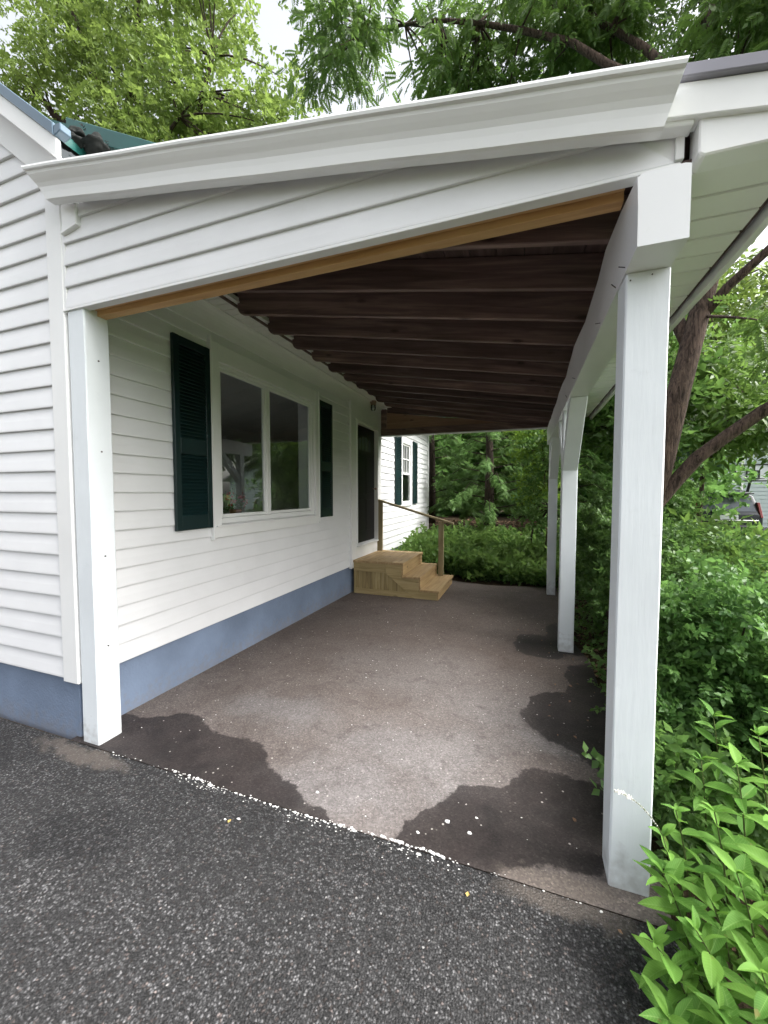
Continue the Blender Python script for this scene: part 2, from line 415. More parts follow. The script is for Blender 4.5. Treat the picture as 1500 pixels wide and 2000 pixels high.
def asphalt_slab():
    k = NT('carport_floor', 0.8, 0.3)
    co = k.coord()
    big = k.noise(co, 1.4, 6, 0.6, 0.4)
    base = k.ramp(big, [(0.25, (0.105, 0.085, 0.075)), (0.55, (0.16, 0.136, 0.125)), (0.8, (0.205, 0.18, 0.17))]
    )
    pale = k.ramp(ellipses(k, co, [(-0.95, 1.9, 0.62, 0.36), (-0.55, 2.35, 0.7, 0.42), (0.15, 2.62, 0.4, 0.22), (-0.2, 3.0, 0.8, 0.5), (-1.7, 2.45, 0.6, 0.3), (-0.9, 3.5, 1.1, 0.7)], 1.6, 0.5), [(0.45, 0.72), (1.35, 0.0)])  # dry pale floor; also paints the brighter front-centre light into the slab
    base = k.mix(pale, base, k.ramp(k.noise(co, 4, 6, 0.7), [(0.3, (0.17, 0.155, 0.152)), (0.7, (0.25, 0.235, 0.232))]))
    # older, browner surface towards the back and the wall
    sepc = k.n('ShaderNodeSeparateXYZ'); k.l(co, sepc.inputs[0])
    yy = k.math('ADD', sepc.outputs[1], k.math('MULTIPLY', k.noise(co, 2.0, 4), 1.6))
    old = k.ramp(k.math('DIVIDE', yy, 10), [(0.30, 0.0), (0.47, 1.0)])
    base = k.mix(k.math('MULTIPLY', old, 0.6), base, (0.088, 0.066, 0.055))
    spk = k.noise(co, 160, 2)
    base = k.mix(k.ramp(spk, [(0.58, 0.0), (0.72, 0.35)]), base, (0.26, 0.24, 0.23))
    patch = k.ramp(k.noise(co, 5.5, 6, 0.7, 1.2), [(0.52, 0.0), (0.7, 0.5)])
    base = k.mix(patch, base, (0.055, 0.042, 0.036))
    # scrapes
    mp = k.n('ShaderNodeMapping'); mp.inputs['Rotation'].default_value = (0, 0, R(35)); mp.inputs['Scale'].default_value = (0.8, 16, 1)
    k.l(co, mp.inputs['Vector'])
    scr = k.ramp(k.noise(mp.outputs[0], 1.5, 5, 0.7), [(0.66, 0.0), (0.74, 0.35)])
    base = k.mix(scr, base, (0.23, 0.19, 0.15))
    wet = [(-2.62, 1.66, 0.40, 0.33), (-2.2, 1.66, 0.42, 0.47), (-1.75, 1.62, 0.42, 0.42), (-1.28, 1.56, 0.32, 0.25), (-1.02, 1.55, 0.18, 0.15),
           (-0.30, 1.74, 0.26, 0.20), (-0.12, 1.90, 0.26, 0.27), (0.16, 2.07, 0.30, 0.30), (0.40, 2.10, 0.28, 0.26),
           (0.32, 3.02, 0.31, 0.40), (0.50, 2.80, 0.22, 0.36), (0.55, 3.5, 0.2, 0.6), (0.17, 4.45, 0.30, 0.36), (0.55, 4.9, 0.3, 0.6)]
    d = k.math('ADD', ellipses(k, co, wet, 2.6, 0.16), k.math('MULTIPLY', k.math('SUBTRACT', k.noise(co, 26, 6, 0.7), 0.5), 0.16))
    w = k.math('MULTIPLY', k.ramp(d, [(0.55, 1.0), (0.95, 0.92), (1.0, 0.0)]), k.ramp(k.noise(co, 3.2, 6, 0.7), [(0.36, 1.0), (0.74, 0.80)]))
    halo = k.ramp(d, [(0.98, 0.0), (1.0, 0.3), (1.10, 0.0)])
    wc = k.ramp(k.noise(co, 6, 5), [(0.3, (0.009, 0.0075, 0.0078)), (0.7, (0.026, 0.0195, 0.019))])
    c = k.mix(halo, base, (0.20, 0.165, 0.14))
    c = k.mix(k.math('MULTIPLY', w, 0.93), c, wc)
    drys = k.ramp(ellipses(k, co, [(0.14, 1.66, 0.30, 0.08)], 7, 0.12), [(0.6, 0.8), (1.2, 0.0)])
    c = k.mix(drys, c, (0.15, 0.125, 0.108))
    vg = k.n('ShaderNodeTexVoronoi'); vg.inputs['Scale'].default_value = 130
    k.l(co, vg.inputs['Vector'])
    sg_ = k.n('ShaderNodeSeparateColor'); k.l(vg.outputs['Color'], sg_.inputs[0])
    c = k.mix(1.0, c, k.ramp(sg_.outputs[0], [(0.0, 0.70), (0.6, 0.96), (0.93, 1.14), (1.0, 1.5)]), 'MULTIPLY')
    # light specks everywhere
    v = k.n('ShaderNodeTexVoronoi'); v.inputs['Scale'].default_value = 46
    k.l(co, v.inputs['Vector'])
    sep = k.n('ShaderNodeSeparateColor'); k.l(v.outputs['Color'], sep.inputs[0])
    s = k.math('MULTIPLY', k.ramp(sep.outputs[0], [(0.965, 0.0), (0.985, 1.0)]), k.ramp(v.outputs['Distance'], [(0.2, 1.0), (0.3, 0.0)]))
    c = k.mix(s, c, (0.42, 0.39, 0.36))
    # cracks
    vc = k.n('ShaderNodeTexVoronoi', feature='DISTANCE_TO_EDGE'); vc.inputs['Scale'].default_value = 0.75
    nzc = k.n('ShaderNodeTexNoise'); nzc.inputs['Scale'].default_value = 3; nzc.inputs['Detail'].default_value = 5
    k.l(co, nzc.inputs['Vector'])
    ad = k.n('ShaderNodeVectorMath', operation='MULTIPLY_ADD')
    k.l(nzc.outputs['Color'], ad.inputs[0]); ad.inputs[1].default_value = (0.35, 0.35, 0.0); k.l(co, ad.inputs[2])
    k.l(ad.outputs[0], vc.inputs['Vector'])
    crack = k.ramp(vc.outputs['Distance'], [(0.0015, 1.0), (0.004, 0.0)])
    crack = k.math('MULTIPLY', crack, k.ramp(k.noise(co, 1.2, 2), [(0.58, 0.0), (0.7, 0.35)]))
    c = k.mix(crack, c, (0.02, 0.016, 0.014))
    k.color(c)
    k.l(k.math('SUBTRACT', 0.82, k.math('MULTIPLY', w, 0.22)), k.b.inputs['Roughness'])
    h = k.math('ADD', k.noise(co, 120, 4), k.math('MULTIPLY', crack, -2.0))
    k.bump(h, 0.55, 0.004)
    return k.m
M['drive'] = asphalt_drive()
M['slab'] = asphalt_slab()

def soil_mat():
    k = NT('soil_ground', 0.95, 0.1)
    co = k.coord()
    f = k.noise(co, 9, 6, 0.7)
    g = k.noise(co, 0.25, 3)
    c = k.ramp(f, [(0.3, (0.025, 0.018, 0.012)), (0.55, (0.07, 0.05, 0.032)), (0.75, (0.17, 0.115, 0.08))])
    gr = k.ramp(f, [(0.3, (0.03, 0.06, 0.015)), (0.7, (0.09, 0.15, 0.04))])
    sep = k.n('ShaderNodeSeparateXYZ'); k.l(co, sep.inputs[0])
    dist = k.ramp(k.math('DIVIDE', k.math('ADD', sep.outputs[0], k.math('MULTIPLY', g, 3)), 20), [(0.22, 0.0), (0.3, 1.0)])
    k.color(k.mix(dist, c, gr))
    k.bump(f, 0.8, 0.05)
    return k.m
M['soil'] = soil_mat()

# ------------------------------------------------------------------ mesh helpers
class MB:
    """collects faces in world space; build() links them as one mesh object under a parent"""
    def __init__(self):
        self.v, self.f = [], []
    def add(self, vs_, fs):
        b = len(self.v)
        self.v += [tuple(p) for p in vs_]
        self.f += [tuple(i+b for i in f) for f in fs]
        return self
    def box(self, x0, x1, y0, y1, z0, z1):
        vs_ = [(x0, y0, z0), (x1, y0, z0), (x1, y1, z0), (x0, y1, z0), (x0, y0, z1), (x1, y0, z1), (x1, y1, z1), (x0, y1, z1)]
        return self.add(vs_, [(0, 3, 2, 1), (4, 5, 6, 7), (0, 1, 5, 4), (1, 2, 6, 5), (2, 3, 7, 6), (3, 0, 4, 7)])
    def prism(self, poly, ax, a, b):
        """closed 2-D polygon (in the two other axes, in order) extruded along axis ax from a to b"""
        n = len(poly)
        def P(p, t):
            q = list(p); q.insert(ax, t); return tuple(q)
        vs_ = [P(p, a) for p in poly] + [P(p, b) for p in poly]
        fs = [tuple(range(n)), tuple(range(2*n-1, n-1, -1))] + [((i+1) % n, i, n+i, n+(i+1) % n) for i in range(n)]
        return self.add(vs_, fs)
    def loft(self, rings, closed=True, caps=True):
        n = len(rings[0])
        vs_ = [p for r in rings for p in r]
        fs = []
        for k in range(len(rings)-1):
            for i in range(n if closed else n-1):
                j = (i+1) % n
                fs.append((k*n+i, k*n+j, (k+1)*n+j, (k+1)*n+i))
        if caps and closed:
            fs.append(tuple(range(n-1, -1, -1)))
            fs.append(tuple(range((len(rings)-1)*n, len(rings)*n)))
        return self.add(vs_, fs)
    def tube(self, pts, rad, sides=8, wob=0.0):
        rings = []
        pts = [Vector(p) for p in pts]
        ref = Vector((0.31, 0.87, 0.13)).normalized()
        for i, p in enumerate(pts):
            d = (pts[min(i+1, len(pts)-1)] - pts[max(i-1, 0)])
            if d.length < 1e-9:
                d = Vector((0, 0, 1))
            d.normalize()
            a = d.cross(ref)
            if a.length < 1e-3:
                a = d.cross(Vector((1, 0, 0)))
            a.normalize()
            b = d.cross(a)
            r = rad[i] if hasattr(rad, '__len__') else rad
            rings.append([tuple(p + (a*math.cos(2*math.pi*k/sides) + b*math.sin(2*math.pi*k/sides))*r*(1+random.uniform(-wob, wob))) for k in range(sides)])
        return self.loft(rings)
    def build(self, name, mat, parent=None, bevel=0.0, smooth=False, segs=1):
        me = bpy.data.meshes.new(name)
        off = parent_world(parent) if parent else Vector((0, 0, 0))
        me.from_pydata([tuple(Vector(p)-off) for p in self.v], [], self.f)
        bm = bmesh.new(); bm.from_mesh(me)
        bmesh.ops.recalc_face_normals(bm, faces=bm.faces)
        if bevel:
            bmesh.ops.bevel(bm, geom=[e for e in bm.edges if e.calc_face_angle(0) > 0.5], offset=bevel, segments=segs, affect='EDGES', profile=0.5, clamp_overlap=True)
        bm.to_mesh(me); bm.free()
        if smooth:
            me.polygons.foreach_set('use_smooth', [True]*len(me.polygons))
        me.materials.append(M[mat])
        o = bpy.data.objects.new(name, me)
        COL.objects.link(o)
        if parent:
            o.parent = parent
        return o

WORLD = {}
def parent_world(o):
    v = Vector((0, 0, 0))
    while o:
        v += o.location
        o = o.parent
    return v

def thing(name, label, cat, loc=(0, 0, 0), group=None):
    o = bpy.data.objects.new(name, None)
    COL.objects.link(o)
    o.location = loc
    o.empty_display_size = 0.2
    return tag(o, label, cat, group)
def tag(o, label, cat, group=None):
    o['label'] = label
    o['category'] = cat
    if group:
        o['group'] = group
    return o
def struct(o):
    o['kind'] = 'structure'
    return o
def stuff(o, label=None, cat=None):
    o['kind'] = 'stuff'
    if label:
        tag(o, label, cat)
    return o
def share(src, parent, loc, rot=None, scale=None):
    """another piece with the same mesh; loc in the parent's space"""
    o = src.copy()
    COL.objects.link(o)
    o.parent = parent
    o.location = loc
    if rot is not None:
        o.rotation_euler = rot
    if scale is not None:
        o.scale = (scale,)*3 if isinstance(scale, (int, float)) else scale
    return o
def fast_mesh(name, verts, tris, mat):
    me = bpy.data.meshes.new(name)
    nv, nf = len(verts), len(tris)
    me.vertices.add(nv)
    me.vertices.foreach_set('co', np.ascontiguousarray(verts, dtype=np.float32).ravel())
    me.loops.add(nf*3)
    me.loops.foreach_set('vertex_index', np.ascontiguousarray(tris, dtype=np.int32).ravel())
    me.polygons.add(nf)
    me.polygons.foreach_set('loop_start', np.arange(nf, dtype=np.int32)*3)
    me.update(calc_edges=True)
    me.materials.append(M[mat])
    return me

# ------------------------------------------------------------------ the ground
def gz(x, y):
    z = -0.0145*max(0.0, min(y, 9.0)-1.66)
    return z
def terr(x, y):
    """soil level round the paving: a bank rises behind the carport"""
    z = gz(x, y) - 0.035
    if y > 7.3:
        t = min(1.0, (y-7.3)/5.5)
        side = max(0.0, min(1.0, (3.2-x)/2.2))
        z += 0.75*t*t*(3-2*t)*side
    if x > 0.62 and y < 7.3:
        z += 0.05*min(1.0, (x-0.62)/0.5)
    return z

def grid_sheet(name, xs, ys, zf, mat, thick=0.0):
    b = MB()
    n = len(xs)
    b.v = [(x, y, zf(x, y)) for y in ys for x in xs]
    b.f = [(j*n+i, j*n+i+1, (j+1)*n+i+1, (j+1)*n+i) for j in range(len(ys)-1) for i in range(n-1)]
    return b.build(name, mat)
def rng_list(a, b, n):
    return [a+(b-a)*i/(n-1) for i in range(n)]
xs = [-300, -80, -30, -12] + rng_list(-8, 10, 46) + [14, 22, 40, 90, 300]
ys = [-300, -60, -15, -6, -2] + rng_list(0, 22, 56) + [28, 40, 80, 300]
struct(grid_sheet('ground', xs, ys, lambda x, y: terr(x, y) + (0.02*math.sin(x*3.1)*math.cos(y*2.7) if x > 0.9 else 0), 'soil'))

def edge_x(y):
    return 0.60 + 0.05*math.sin(y*2.3) + 0.03*math.sin(y*6.1+1)
b = MB()                                              # driveway: ends at the seam y = 1.632
rows = [-9, -4, -1, 0, 0.6, 1.0, 1.25, 1.45, 1.632]
for y in rows:
    xr = (0.30 + 0.15*max(0, (y-1.0)/0.63)) if y > 0.3 else 0.35 + 0.3*abs(y-0.3)
    xr += 0.16
    for t in rng_list(0, 1, 9):
        x = -9+(xr+9)*t
        b.v.append((x, y, 0.0))
for j in range(len(rows)-1):
    for i in range(8):
        b.f.append((j*9+i, j*9+i+1, (j+1)*9+i+1, (j+1)*9+i))
driveway = struct(b.build('driveway', 'drive'))
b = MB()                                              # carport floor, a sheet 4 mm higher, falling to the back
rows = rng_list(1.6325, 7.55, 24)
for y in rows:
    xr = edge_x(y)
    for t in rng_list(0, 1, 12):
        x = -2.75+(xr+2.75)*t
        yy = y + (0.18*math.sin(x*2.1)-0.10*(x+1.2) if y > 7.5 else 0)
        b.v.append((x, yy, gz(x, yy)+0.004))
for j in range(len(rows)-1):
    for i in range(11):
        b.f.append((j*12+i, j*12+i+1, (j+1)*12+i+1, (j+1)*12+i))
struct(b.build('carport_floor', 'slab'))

# ------------------------------------------------------------------ clapboards
PROF = [(0.0, 0.01), (0.0150, 0.01), (0.0185, 0.0), (0.0200, 0.03), (0.0200, 0.10), (0.0140, 0.50), (0.0030, 1.0), (0.0, 1.03)]
def course(axis, plane, sign, b0, b1, t0, t1, z0, h, mat, parent, step=0.7, proud=0.0):
    """one course of siding: bottom edge from b0 to b1, top edge from t0 to t1"""
    n = max(2, int(abs(b1-b0)/step)+1)
    rings = []
    for i in range(n):
        f = i/(n-1)
        w = random.uniform(-0.0009, 0.0009)
        dz = random.uniform(-0.0012, 0.0012)
        ring = []
        for (d, zf) in PROF:
            zf_ = min(zf, 1.0)
            a = (b0+(b1-b0)*f)*(1-zf_) + (t0+(t1-t0)*f)*zf_
            dd = d + (w+proud if d > 0 else 0)
            z = z0 + h*zf + (dz if zf < 0.2 else 0)
            ring.append((plane+sign*dd, a, z) if axis == 0 else (a, plane+sign*dd, z))
        rings.append(ring)
    return MB().loft(rings).build('clapboard', mat, parent)

# ------------------------------------------------------------------ the house
XW = -2.70          # face of the wall behind the siding
YF = 1.665          # front face of the wing
house = thing('house', 'white clapboard house with dark green shutters and blue-grey painted foundation', 'house', (-4.5, 6.4, 0))
fnd = MB()
fnd.prism([(-9.0, YF+0.008), (XW-0.012, YF+0.008), (XW-0.012, 11.30), (-9.0, 11.30)], 2, -0.35, 0.44)
fnd.build('foundation', 'found', house, 0.008)
EXP, Z0 = 0.1345, 0.396
WIN = (2.83, 4.745, 1.19, 2.965)     # casing of the big window: y0 y1 z0 z1
DOOR = (5.82, 7.235, 0.36, 3.07)
WN2 = (8.60, 9.50, 1.30, 2.86)
wall = MB()
XI = XW-0.16
def wbox(y0, y1, z0, z1):
    wall.box(XI, XW, y0, y1, z0, z1)
wbox(YF+0.02, 2.93, 0.44, 3.5); wbox(2.93, 4.645, 0.44, 1.30); wbox(2.93, 4.645, 2.86, 3.5)
wbox(4.645, 6.018, 0.44, 3.5); wbox(6.018, 7.016, 0.44, 0.69); wbox(6.018, 7.016, 2.816, 3.5); wbox(7.016, 8.70, 0.44, 3.5); wbox(8.70, 9.40, 0.44, 1.40); wbox(8.70, 9.40, 2.76, 3.5); wbox(9.40, 11.28, 0.44, 3.5)
wall_side = wall.build('wall', 'trim', house)
k = 0
while Z0+k*EXP < 3.24:
    z = Z0+k*EXP
    segs = [(YF+0.06, 11.20)]
    for (y0, y1, a, c) in (WIN, DOOR, WN2):
        if z < c-0.02 and z+EXP > a+0.02:
            new = []
            for (s, e) in segs:
                if y0 > s and y1 < e:
                    new += [(s, y0+0.02), (y1-0.02, e)]
                else:
                    new.append((s, e))
            segs = new
    h = min(EXP, 3.30-z)
    for (s, e) in segs:
        if e-s > 2.5 and k % 3 != 1:          # lengths lap over each other
            q = s+(e-s)*random.uniform(0.3, 0.7)
            course(0, XW, 1, s, q+0.03, s, q+0.03, z, h, 'vinyl', wall_side, proud=0.0014)
            course(0, XW, 1, q, e, q, e, z, h, 'vinyl', wall_side)
        else:
            course(0, XW, 1, s, e, s, e, z, h, 'vinyl', wall_side)
    k += 1
# wing front wall (gable end) with its rake climbing to the left
def rake_z(x):
    return 3.47+0.80*(-2.75-x)
wf = MB()
wf.prism([(-9.0, 0.44), (XW-0.02, 0.44), (XW-0.02, 3.44), (-5.85, rake_z(-5.85)), (-9.0, rake_z(-5.85)-0.8*3.1)], 1, YF, YF+0.15)
wall_front = wf.build('wall', 'trim', house)
k = 0
while Z0+k*EXP < 5.2:
    z = Z0+k*EXP
    xb = min(-2.80, -2.75-(z-3.47)/0.8)
    xt = min(-2.80, -2.75-(z+EXP-3.47)/0.8)
    course(1, YF, -1, -5.6, xb, -5.6, xt, z, EXP, 'vinyl', wall_front)
    k += 1
# corner post of the siding
MB().prism([(-2.815, YF-0.022), (-2.672, YF-0.022), (-2.672, YF+0.10), (-2.69, YF+0.10), (-2.69, YF+0.004), (-2.815, YF+0.004)], 2, 0.372, 3.50).build('corner_trim', 'trim', house, 0.006)
MB().prism([(-2.716, 11.17), (-2.67, 11.17), (-2.67, 11.33), (-2.82, 11.33), (-2.82, 11.305), (-2.716, 11.305)], 2, 0.33, 3.3).build('corner_trim', 'trim', house, 0.005)

# wing roof: rake soffit, fascia and blue metal edge
def sloped(x0, x1, y0, y1, dz0, dz1, zf):
    return MB().prism([(x0, zf(x0)+dz0), (x1, zf(x1)+dz0), (x1, zf(x1)+dz1), (x0, zf(x0)+dz1)], 1, y0, y1)
YR = 1.525
rz = lambda x: 3.70+0.80*(-2.57-x)
sloped(-5.6, -2.49, YR, YR+0.025, -0.170, -0.056, rz).build('rake_fascia', 'trim', house, 0.003)
sloped(-5.6, -2.50, YR+0.026, YF-0.004, -0.168, -0.150, rz).build('rake_soffit', 'trim', house)
sloped(-5.6, -2.52, YF-0.036, YF-0.006, -0.37, -0.17, rz).build('rake_frieze', 'trim', house, 0.003)
roofw = sloped(-5.6, -2.50, YR+0.031, 3.4, -0.055, 0.0, rz).build('roof', 'teal', house)
sloped(-5.6, -2.497, YR-0.012, YR+0.03, -0.055, 0.014, rz).build('metal_edge', 'bluemetal', roofw, 0.004)
MB().prism([(-2.496, 3.585), (-2.44, 3.60), (-2.44, 3.64), (-2.496, 3.645)], 1, YR-0.008, YR+0.05).build('metal_edge', 'bluemetal', roofw, 0.004)
# main roof behind, low pitch
mz = lambda x: 3.95-0.497*(x+2.71)
roofm = sloped(-6.2, -2.02, 1.84, 11.7, -0.06, 0.0, mz).build('roof', 'teal', house)
sloped(-2.84, -2.02, 1.80, 1.838, -0.085, 0.02, mz).build('metal_edge', 'teal', roofm, 0.004)
gm = MB()
gm.prism([(-2.80, 3.2), (-2.03, 3.2), (-2.03, mz(-2.03)-0.07), (-2.80, mz(-2.80)-0.07)], 1, 1.90, 1.96)
gab = gm.build('wall', 'trim', house)
sloped(-2.78, -2.05, 1.862, 1.90, -0.155, -0.088, mz).build('frieze_board', 'trim', gab, 0.003)
course(1, 1.90, -1, -2.79, -2.06, -2.79, -2.06, 3.36, EXP, 'vinyl', gab)
course(1, 1.90, -1, -2.79, -2.06, -2.79, -2.06, 3.36+EXP, 0.11, 'vinyl', gab)

# eave soffit over the side wall, with a cove under it
eave = MB().box(-2.70, -2.36, 1.83, 7.30, 3.262, 3.29).build('eave_soffit', 'trim', house)
pan = MB()
pan.prism([(0.0, 0.0), (0.088, 0.0), (0.092, 0.006), (0.0965, 0.006), (0.0965, 0.014), (0.0, 0.014)], 0, 0, 0.30)
first = pan.build('soffit_panel', 'soffit', None)
pts = []
first.parent = eave
off = parent_world(eave)
y = 1.84
i = 0
while y < 7.2:
    loc = Vector((-2.655, y, 3.247))-off
    if i == 0:
        first.location = loc
    else:
        share(first, eave, loc)
    y += 0.0985
    i += 1
cv = [(-2.70, 3.06), (-2.676, 3.06), (-2.676, 3.085)]
for i in range(7):
    a = math.pi/2*i/6
    cv.append((-2.676+0.075*(1-math.cos(a)), 3.085+0.15*math.sin(a)))
cv += [(-2.59, 3.245), (-2.59, 3.258), (-2.70, 3.258)]
MB().prism([(p[0], p[1]) for p in cv], 1, 1.83, 7.24).build('cove_trim', 'trim', house)
MB().box(-2.60, -2.586, 1.83, 7.24, 3.228, 3.246).build('soffit_channel', 'trim', house, 0.002)

# big picture window
y0, y1, z0, z1 = WIN
cas = MB()
cas.box(XW, XW+0.048, y0, y0+0.085, z0+0.10, z1); cas.box(XW, XW+0.048, y1-0.085, y1, z0+0.10, z1)
cas.box(XW, XW+0.046, y0+0.086, y1-0.086, z1-0.16, z1-0.002); cas.box(XW, XW+0.049, y0-0.012, y1+0.012, z0, z0+0.098)
win = cas.build('window', 'trim', house, 0.003)
MB().box(XW, XW+0.052, y0-0.022, y0-0.002, z0-0.02, z1+0.04).build('edge_channel', 'trim', win, 0.003)
MB().box(XW, XW+0.058, y1+0.002, y1+0.020, z0, z1+0.01).build('edge_channel', 'trim', win, 0.003)
MB().prism([(XW, z0+0.099), (XW+0.066, z0+0.099), (XW+0.066, z0+0.112), (XW, z0+0.125)], 1, y0+0.01, y1-0.01).build('sill', 'trim', win)
fr = MB()                      # vinyl frame round both panes
fy0, fy1, fz0, fz1 = y0+0.086, y1-0.086, z0+0.126, z1-0.162
fr.box(XW-0.04, XW+0.020, fy0, fy0+0.03, fz0, fz1); fr.box(XW-0.04, XW+0.020, fy1-0.05, fy1, fz0, fz1)
fr.box(XW-0.04, XW+0.018, fy0+0.031, fy1-0.051, fz1-0.032, fz1); fr.box(XW-0.04, XW+0.018, fy0+0.031, fy1-0.051, fz0, fz0+0.05)
fr.build('frame', 'trim', win, 0.004)
def sash(a, c, d):
    s = MB()
    s.box(XW-0.03, XW+d, a, a+0.03, fz0+0.052, fz1-0.034); s.box(XW-0.03, XW+d, c-0.03, c, fz0+0.052, fz1-0.034)
    s.box(XW-0.03, XW+d-0.001, a+0.031, c-0.031, fz0+0.052, fz0+0.085); s.box(XW-0.03, XW+d-0.001, a+0.031, c-0.031, fz1-0.064, fz1-0.034)
    s.build('sash', 'trim', win, 0.003)
    g = MB(); g.add([(XW-0.012, a+0.02, fz0+0.07), (XW-0.012, c-0.02, fz0+0.07), (XW-0.012, c-0.02, fz1-0.05), (XW-0.012, a+0.02, fz1-0.05)], [(0, 1, 2, 3)])
    g.build('pane', 'glass', win)
ym = 3.665
sash(fy0+0.031, ym-0.018, 0.006); sash(ym+0.034, fy1-0.051, 0.004)
MB().box(XW-0.035, XW+0.014, ym-0.017, ym+0.033, fz0+0.051, fz1-0.033).build('mullion', 'trim', win, 0.004)
jb = MB()
jb.box(XI-0.02, XW-0.045, 2.93-0.02, 2.932, 1.30, 2.86); jb.box(XI-0.02, XW-0.045, 4.60, 4.645+0.01, 1.30, 2.86)
jb.box(XI-0.14, XW-0.045, 2.94, 4.59, 1.285, 1.318)
jb.build('inner_jamb', 'trim', win)
room = MB()
rx0, rx1, ry0, ry1, rz0, rz1 = -6.4, XI-0.002, 1.9, 10.6, 0.5, 3.1
room.add([(rx0, ry0, rz0), (rx1, ry0, rz0), (rx1, ry1, rz0), (rx0, ry1, rz0), (rx0, ry0, rz1), (rx1, ry0, rz1), (rx1, ry1, rz1), (rx0, ry1, rz1)],
         [(0, 1, 2, 3), (4, 5, 6, 7), (0, 1, 5, 4), (2, 3, 7, 6)])
room.add([(rx0, 4.6, rz0), (rx0, ry1, rz0), (rx0, ry1, rz1), (rx0, 4.6, rz1), (rx0, ry0, rz0), (rx0, 4.6, rz0+0.9), (rx0, ry0, rz0+0.9)], [(0, 1, 2, 3), (4, 0, 5, 6)])  # unseen opening added in the back wall so sky light brightens the room
room.build('room', 'room', house)

# shutters
def shutter(ya, yb, za, zb, gap=(0.52, 0.60), nsl=46):
    s = MB()
    x0, x1 = XW+0.018, XW+0.050
    w = 0.055 if yb-ya > 0.3 else 0.045
    s.box(x0, x1, ya, ya+w, za, zb); s.box(x0, x1, yb-w, yb, za, zb)
    H = zb-za
    zg0, zg1 = za+H*(1-gap[1]), za+H*(1-gap[0])
    s.box(x0, x1-0.002, ya+w, yb-w, zb-0.07, zb-0.001); s.box(x0, x1-0.002, ya+w, yb-w, za+0.001, za+0.12); s.box(x0, x1-0.002, ya+w, yb-w, zg0, zg1)
    s.box(x0-0.006, x0+0.003, ya+w-0.002, yb-w+0.002, za+0.1, zb-0.06)
    sh = s.build('shutter', 'shutter', house, 0.003)
    off = parent_world(sh)
    sl = MB().prism([(-0.013, 0.016), (-0.009, 0.019), (0.013, -0.008), (0.012, -0.014), (0.007, -0.013)], 1, 0, yb-ya-2*w)
    f0 = sl.build('slat', 'shutter', None)
    f0.parent = sh
    zs = []
    for (a, c) in ((za+0.12, zg0), (zg1, zb-0.07)):
        n = max(1, int(round((c-a)/(H-0.25)*nsl)))
        zs += [a+(c-a)*(i+0.5)/n for i in range(n)]
    for i, z in enumerate(zs):
        loc = Vector((XW+0.035, ya+w, z))-off
        if i == 0:
            f0.location = loc
        else:
            share(f0, sh, loc)
shutter(2.415, 2.805, 1.29, 2.878)
shutter(4.775, 5.155, 1.265, 2.875)
shutter(8.13, 8.56, 1.33, 2.90, nsl=34)
shutter(9.56, 9.95, 1.33, 2.90, nsl=34)

# far double-hung window
y0, y1, z0, z1 = WN2
cas = MB()
cas.box(XW, XW+0.03, y0, y0+0.09, z0, z1); cas.box(XW, XW+0.03, y1-0.09, y1, z0, z1)
cas.box(XW, XW+0.028, y0+0.091, y1-0.091, z1-0.09, z1); cas.box(XW, XW+0.04, y0+0.091, y1-0.091, z0, z0+0.07)
w2 = cas.build('window', 'trim', house, 0.003)
zm = (z0+z1)/2
for (a, c, d) in ((z0+0.071, zm, 0.0), (zm-0.03, z1-0.091, -0.02)):
    s = MB()
    s.box(XW-0.03+d, XW+0.014+d, y0+0.092, y0+0.13, a, c); s.box(XW-0.03+d, XW+0.014+d, y1-0.13, y1-0.092, a, c)
    s.box(XW-0.03+d, XW+0.012+d, y0+0.131, y1-0.131, a, a+0.04); s.box(XW-0.03+d, XW+0.012+d, y0+0.131, y1-0.131, c-0.04, c)
    s.build('sash', 'trim', w2, 0.002)
    MB().add([(XW-0.01+d, y0+0.12, a+0.03), (XW-0.01+d, y1-0.12, a+0.03), (XW-0.01+d, y1-0.12, c-0.03), (XW-0.01+d, y0+0.12, c-0.03)], [(0, 1, 2, 3)]).build('pane', 'glass', w2)
g = MB()
ya, yb, za, zb = y0+0.13, y1-0.13, zm+0.01, z1-0.131
for i in (1, 2):
    yy = ya+(yb-ya)*i/3
    g.box(XW-0.029, XW-0.022+0.014, yy-0.009, yy+0.009, za, zb)
zz = (za+zb)/2
g.box(XW-0.028, XW-0.010, ya, yb, zz-0.009, zz+0.009)
g.build('muntin', 'trim', w2)

# door with its casing
y0, y1, z0, z1 = DOOR
d0, d1, dz0, dz1 = 6.05, 6.985, 0.735, 2.775
cas = MB()
cas.box(XW, XW+0.042, y0, d0-0.03, z0, z1); cas.box(XW, XW+0.042, d1+0.03, y1, z0, z1)
cas.box(XW, XW+0.040, d0-0.029, d1+0.029, dz1+0.04, z1-0.001); cas.box(XW, XW+0.041, d0-0.029, d1+0.029, z0, dz0-0.045)
door = MB().box(XW-0.055, XW-0.012, d0, d1, dz0, dz1).build('door', 'door', house, 0.003)
cas.build('casing', 'trim', door, 0.003)
jm = MB()
jm.box(XW-0.05, XW+0.060, d0-0.030, d0-0.001, dz0-0.04, dz1+0.04); jm.box(XW-0.05, XW+0.060, d1+0.001, d1+0.030, dz0-0.04, dz1+0.04)
jm.box(XW-0.05, XW+0.058, d0-0.0005, d1+0.0005, dz1+0.001, dz1+0.039)
jm.build('jamb', 'trim', door, 0.003)
MB().prism([(XW-0.06, dz0-0.045), (XW+0.07, dz0-0.045), (XW+0.07, dz0-0.025), (XW-0.06, dz0-0.003)], 1, d0-0.028, d1+0.028).build('threshold', 'trim', door, 0.003)
MB().box(XW+0.0, XW+0.050, y0-0.016, y0-0.001, z0, z1+0.02).build('edge_channel', 'trim', door, 0.002)
